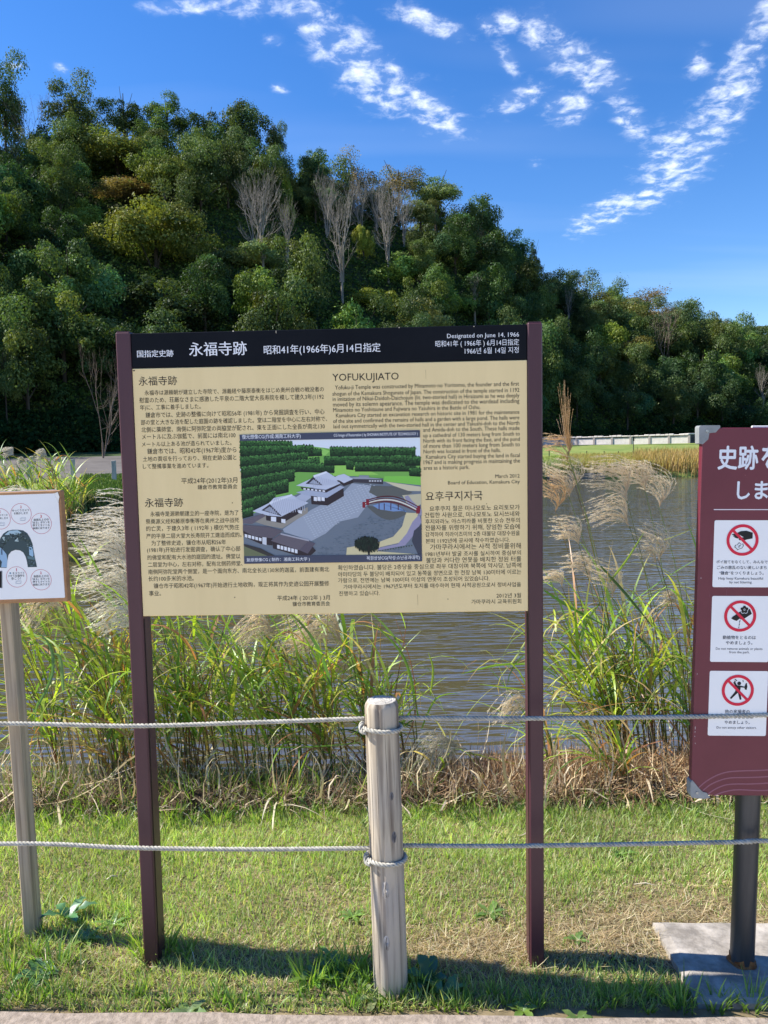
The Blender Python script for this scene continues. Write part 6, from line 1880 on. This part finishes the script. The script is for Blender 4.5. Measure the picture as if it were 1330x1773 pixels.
# left of and behind the board
defs = [(-1.42, 3.62, .22, 34, 1.10, 'tall leafy silver grass clump behind the instruction board', 31), (-1.08, 3.52, .2, 30, .95, 'dense silver grass clump between the instruction board and the large board', 32),
        (-.74, 3.62, .2, 26, .86, 'leafy silver grass clump just right of the left board post', 33), (-.42, 3.58, .2, 26, .80, 'leafy silver grass clump below the left half of the board', 34),
        (-.14, 3.66, .16, 18, .80, 'silver grass clump just left of the log post', 35), (.12, 3.60, .07, 7, .74, 'sparse tall silver grass stems just right of the log post', 36)]
CL = []
for (x, y, r_, ns, h, lab, sd_) in defs:
    CL.append(clump(x, y, r_, ns, h, lab, sd_, -.12, wide=.0165, zb=float(near_z(x, y)) - .01, perstem=7 if ns > 10 else 4, dead=.12, llen=.46))
CW = (.84, .80, .70)
for (T, px, py, tx, ty, d, fan, n_, c, foot) in (
        (CL[1][0], 222, 985, 118, 905, 3.50, .40, 44, CW, None), (CL[1][0], 232, 925, 158, 866, 3.60, .55, 12, CW, None), (CL[1][0], 236, 965, 156, 896, 3.62, .45, 10, CW, None),
        (CL[1][0], 232, 1052, 122, 1000, 3.45, .40, 40, CW, None), (CL[1][0], 240, 1095, 150, 1066, 3.44, .30, 30, CW, None),
        (CL[3][0], 480, 1100, 396, 1106, 3.56, .35, 26, CRM, None), (CL[4][0], 598, 1120, 478, 1092, 3.56, .42, 38, CRM, None),
        (CL[3][0], 545, 1135, 486, 1108, 3.6, .3, 16, CRM, None), (CL[0][0], 60, 900, -20, 860, 3.7, .4, 20, CW, None),
        (CL[0][0], 110, 1050, 36, 1075, 3.45, .35, 20, CRM, None)):
    plume(T, px, py, tx, ty, d, fan, n_, c, foot=foot, seed=5, wid=1.25)
# the low grey plume bent to the ground right of the log post, and the one caught behind the right post
T, z = clump(.20, 3.40, .05, 3, .34, 'bent silver grass shoot with a low grey plume right of the log post', 41, .1, zb=-.05, perstem=3, wide=.011, llen=.42)
plume(T, 806, 1296, 712, 1340, 3.32, .5, 40, (.52, .50, .42), seed=8, wid=1.3)
T, z = clump(.78, 3.55, .05, 5, .42, 'low arching silver grass at the foot of the right board post', 42, -.35, zb=-.07, perstem=4, wide=.012, llen=.6)
plume(T, 922, 1222, 852, 1240, 3.5, .38, 26, CRM, seed=9)
T, z = clump(1.05, 3.32, .07, 7, .22, 'low sprawling green and straw blades at the foot of the plume clump', 43, -.4, zb=-.03, perstem=6, wide=.013, llen=.5, dead=.4)
# a farther clump on the left spur of the bank
t_ = (70 - CX) / FPX; zc = float(terr(t_, 13.2))
for i, (px, d, h, lab) in enumerate(((20, 13.2, 1.0, 'farther silver grass clump at the left edge, above the instruction board'), (78, 13.6, 1.25, 'farther silver grass clump above the middle of the instruction board'), (112, 14.4, 1.0, 'farther silver grass clump above the right end of the instruction board'))):
    tt = (px - CX) / FPX; zc = float(terr(tt, d))
    zc = max(zc, W(px, 905, d).z)
    TT, _z = clump(tt * d, d, .35, 26, h, lab, 51 + i, -.1, group='farther silver grass on the left spur', wide=.03, zb=zc, llen=.6)
    for (a, b, c, e) in {0: ((6, 830, -8, 808), (24, 789, 3, 785), (12, 835, 0, 828)), 1: ((60, 796, 50, 800), (44, 800, 30, 803), (82, 790, 62, 792), (66, 838, 58, 836), (62, 806, 56, 805)), 2: ((104, 799, 94, 801), (112, 800, 105, 799), (86, 806, 80, 803))}[i]:
        plume(TT, a, b, c, e - 5, d, .7, 22, (.70, .68, .62), seed=i, wid=4.0)
# a few long leaves crossing the water in front
def long_leaf(pts, w, c, label):
    P3 = spline([W(x, y, d) for x, y, d in pts], 6); q = MB(); vs = []; fs = []; n = len(P3)
    for j, p_ in enumerate(P3):
        dd = (P3[min(j + 1, n - 1)] - P3[max(j - 1, 0)]).normalized(); sdv = dd.cross(Vector((0, 1, .4))).normalized() * w * .5 * max(.06, math.sin(math.pi * min(.96, .18 + .8 * j / (n - 1))))
        vs += [p_ - sdv, p_, p_ + sdv]; vs[-2] = p_ + Vector((0, w * .12, 0))
        if j: b = 3 * j; fs += [(b - 3, b - 2, b + 1, b), (b - 2, b - 1, b + 2, b + 1)]
    q.add(vs, fs, c); return q
LV = [([(1105, 1370, 3.4), (1010, 1340, 3.4), (945, 1318, 3.45)], .018, (.24, .36, .05), TA), ([(1100, 1355, 3.42), (1040, 1300, 3.42), (975, 1212, 3.5)], .012, (.12, .22, .04), TA),
      ([(915, 1348, 3.35), (850, 1362, 3.35), (772, 1390, 3.35)], .014, (.16, .27, .05), TA), ([(800, 1300, 3.45), (870, 1318, 3.45), (915, 1326, 3.5)], .009, (.3, .36, .1), TA),
      ([(716, 1345, 3.3), (722, 1400, 3.3), (718, 1450, 3.28)], .012, (.40, .40, .14), TA), ([(745, 1350, 3.3), (770, 1400, 3.3), (784, 1425, 3.3)], .014, (.50, .30, .17), TA),
      ([(785, 1424, 3.3), (800, 1400, 3.3), (804, 1385, 3.3)], .012, (.55, .36, .22), TA), ([(912, 1150, 3.5), (860, 1152, 3.5), (796, 1168, 3.5)], .013, (.20, .34, .05), TA),
      ([(912, 1108, 3.5), (892, 1140, 3.5), (868, 1170, 3.5)], .010, (.55, .6, .34), TA), ([(912, 1195, 3.5), (870, 1190, 3.5), (826, 1184, 3.5)], .009, (.28, .38, .05), TA),
      ([(1055, 1008, 3.6), (1085, 970, 3.6), (1115, 922, 3.6)], .012, (.26, .36, .06), TA), ([(1040, 980, 3.6), (1085, 1030, 3.6), (1130, 1085, 3.6)], .013, (.07, .15, .04), TA),
      ([(1150, 935, 3.6), (1180, 924, 3.6), (1202, 914, 3.62)], .006, (.5, .5, .25), TB), ([(942, 1022, 3.6), (985, 1050, 3.6), (1060, 1090, 3.6)], .014, (.10, .22, .04), TA),
      ([(1058, 1345, 3.4), (1100, 1330, 3.4), (1060, 1290, 3.4)], .010, (.60, .52, .34), TB), ([(1010, 1415, 3.3), (1030, 1380, 3.3), (1090, 1378, 3.32), (1130, 1384, 3.35)], .016, (.62, .52, .38), TA),
      ([(960, 1440, 3.3), (975, 1400, 3.3), (1020, 1385, 3.3)], .014, (.50, .40, .26), TA), ([(775, 1425, 3.25), (820, 1428, 3.25), (850, 1438, 3.22)], .008, (.62, .54, .40), TA),
      ([(55, 1240, 3.3), (90, 1170, 3.3), (86, 1118, 3.3), (60, 1090, 3.3)], .014, (.12, .24, .10), CL[1][0]), ([(110, 1200, 3.3), (104, 1140, 3.3), (90, 1132, 3.3)], .018, (.20, .33, .14), CL[1][0]),
      ([(125, 940, 3.5), (145, 965, 3.5), (160, 990, 3.5)], .016, (.36, .5, .05), CL[1][0]), 
      ([(510, 1395, 3.2), (520, 1340, 3.2), (535, 1300, 3.2)], .012, (.26, .38, .06), CL[3][0]), ([(540, 1410, 3.2), (552, 1350, 3.2), (525, 1322, 3.2)], .012, (.22, .36, .05), CL[3][0]),
      ([(606, 1425, 3.15), (622, 1380, 3.15), (640, 1330, 3.15)], .011, (.46, .50, .20), CL[4][0]), ([(480, 1415, 3.2), (460, 1380, 3.2), (445, 1368, 3.2)], .012, (.62, .5, .38), CL[3][0]),
      ([(470, 1295, 3.3), (560, 1292, 3.3), (630, 1285, 3.3)], .009, (.12, .24, .06), CL[4][0]), ([(700, 1290, 3.5), (720, 1230, 3.5), (712, 1150, 3.5), (682, 1065, 3.5)], .005, (.35, .12, .08), CL[5][0]),
      ([(730, 1262, 3.5), (755, 1210, 3.5), (795, 1200, 3.5)], .010, (.24, .38, .06), CL[5][0]), ([(745, 1205, 3.5), (750, 1160, 3.5), (742, 1130, 3.5)], .011, (.32, .42, .06), CL[5][0]),
      ([(724, 1240, 3.5), (700, 1140, 3.5), (640, 1072, 3.5)], .013, (.20, .34, .05), CL[5][0])]
for (pts, w, c, T) in LV:
    q = long_leaf(pts, w, c, '')
    o = q.build('leaf', M_sil, T); o.matrix_parent_inverse = T.matrix_world.inverted()
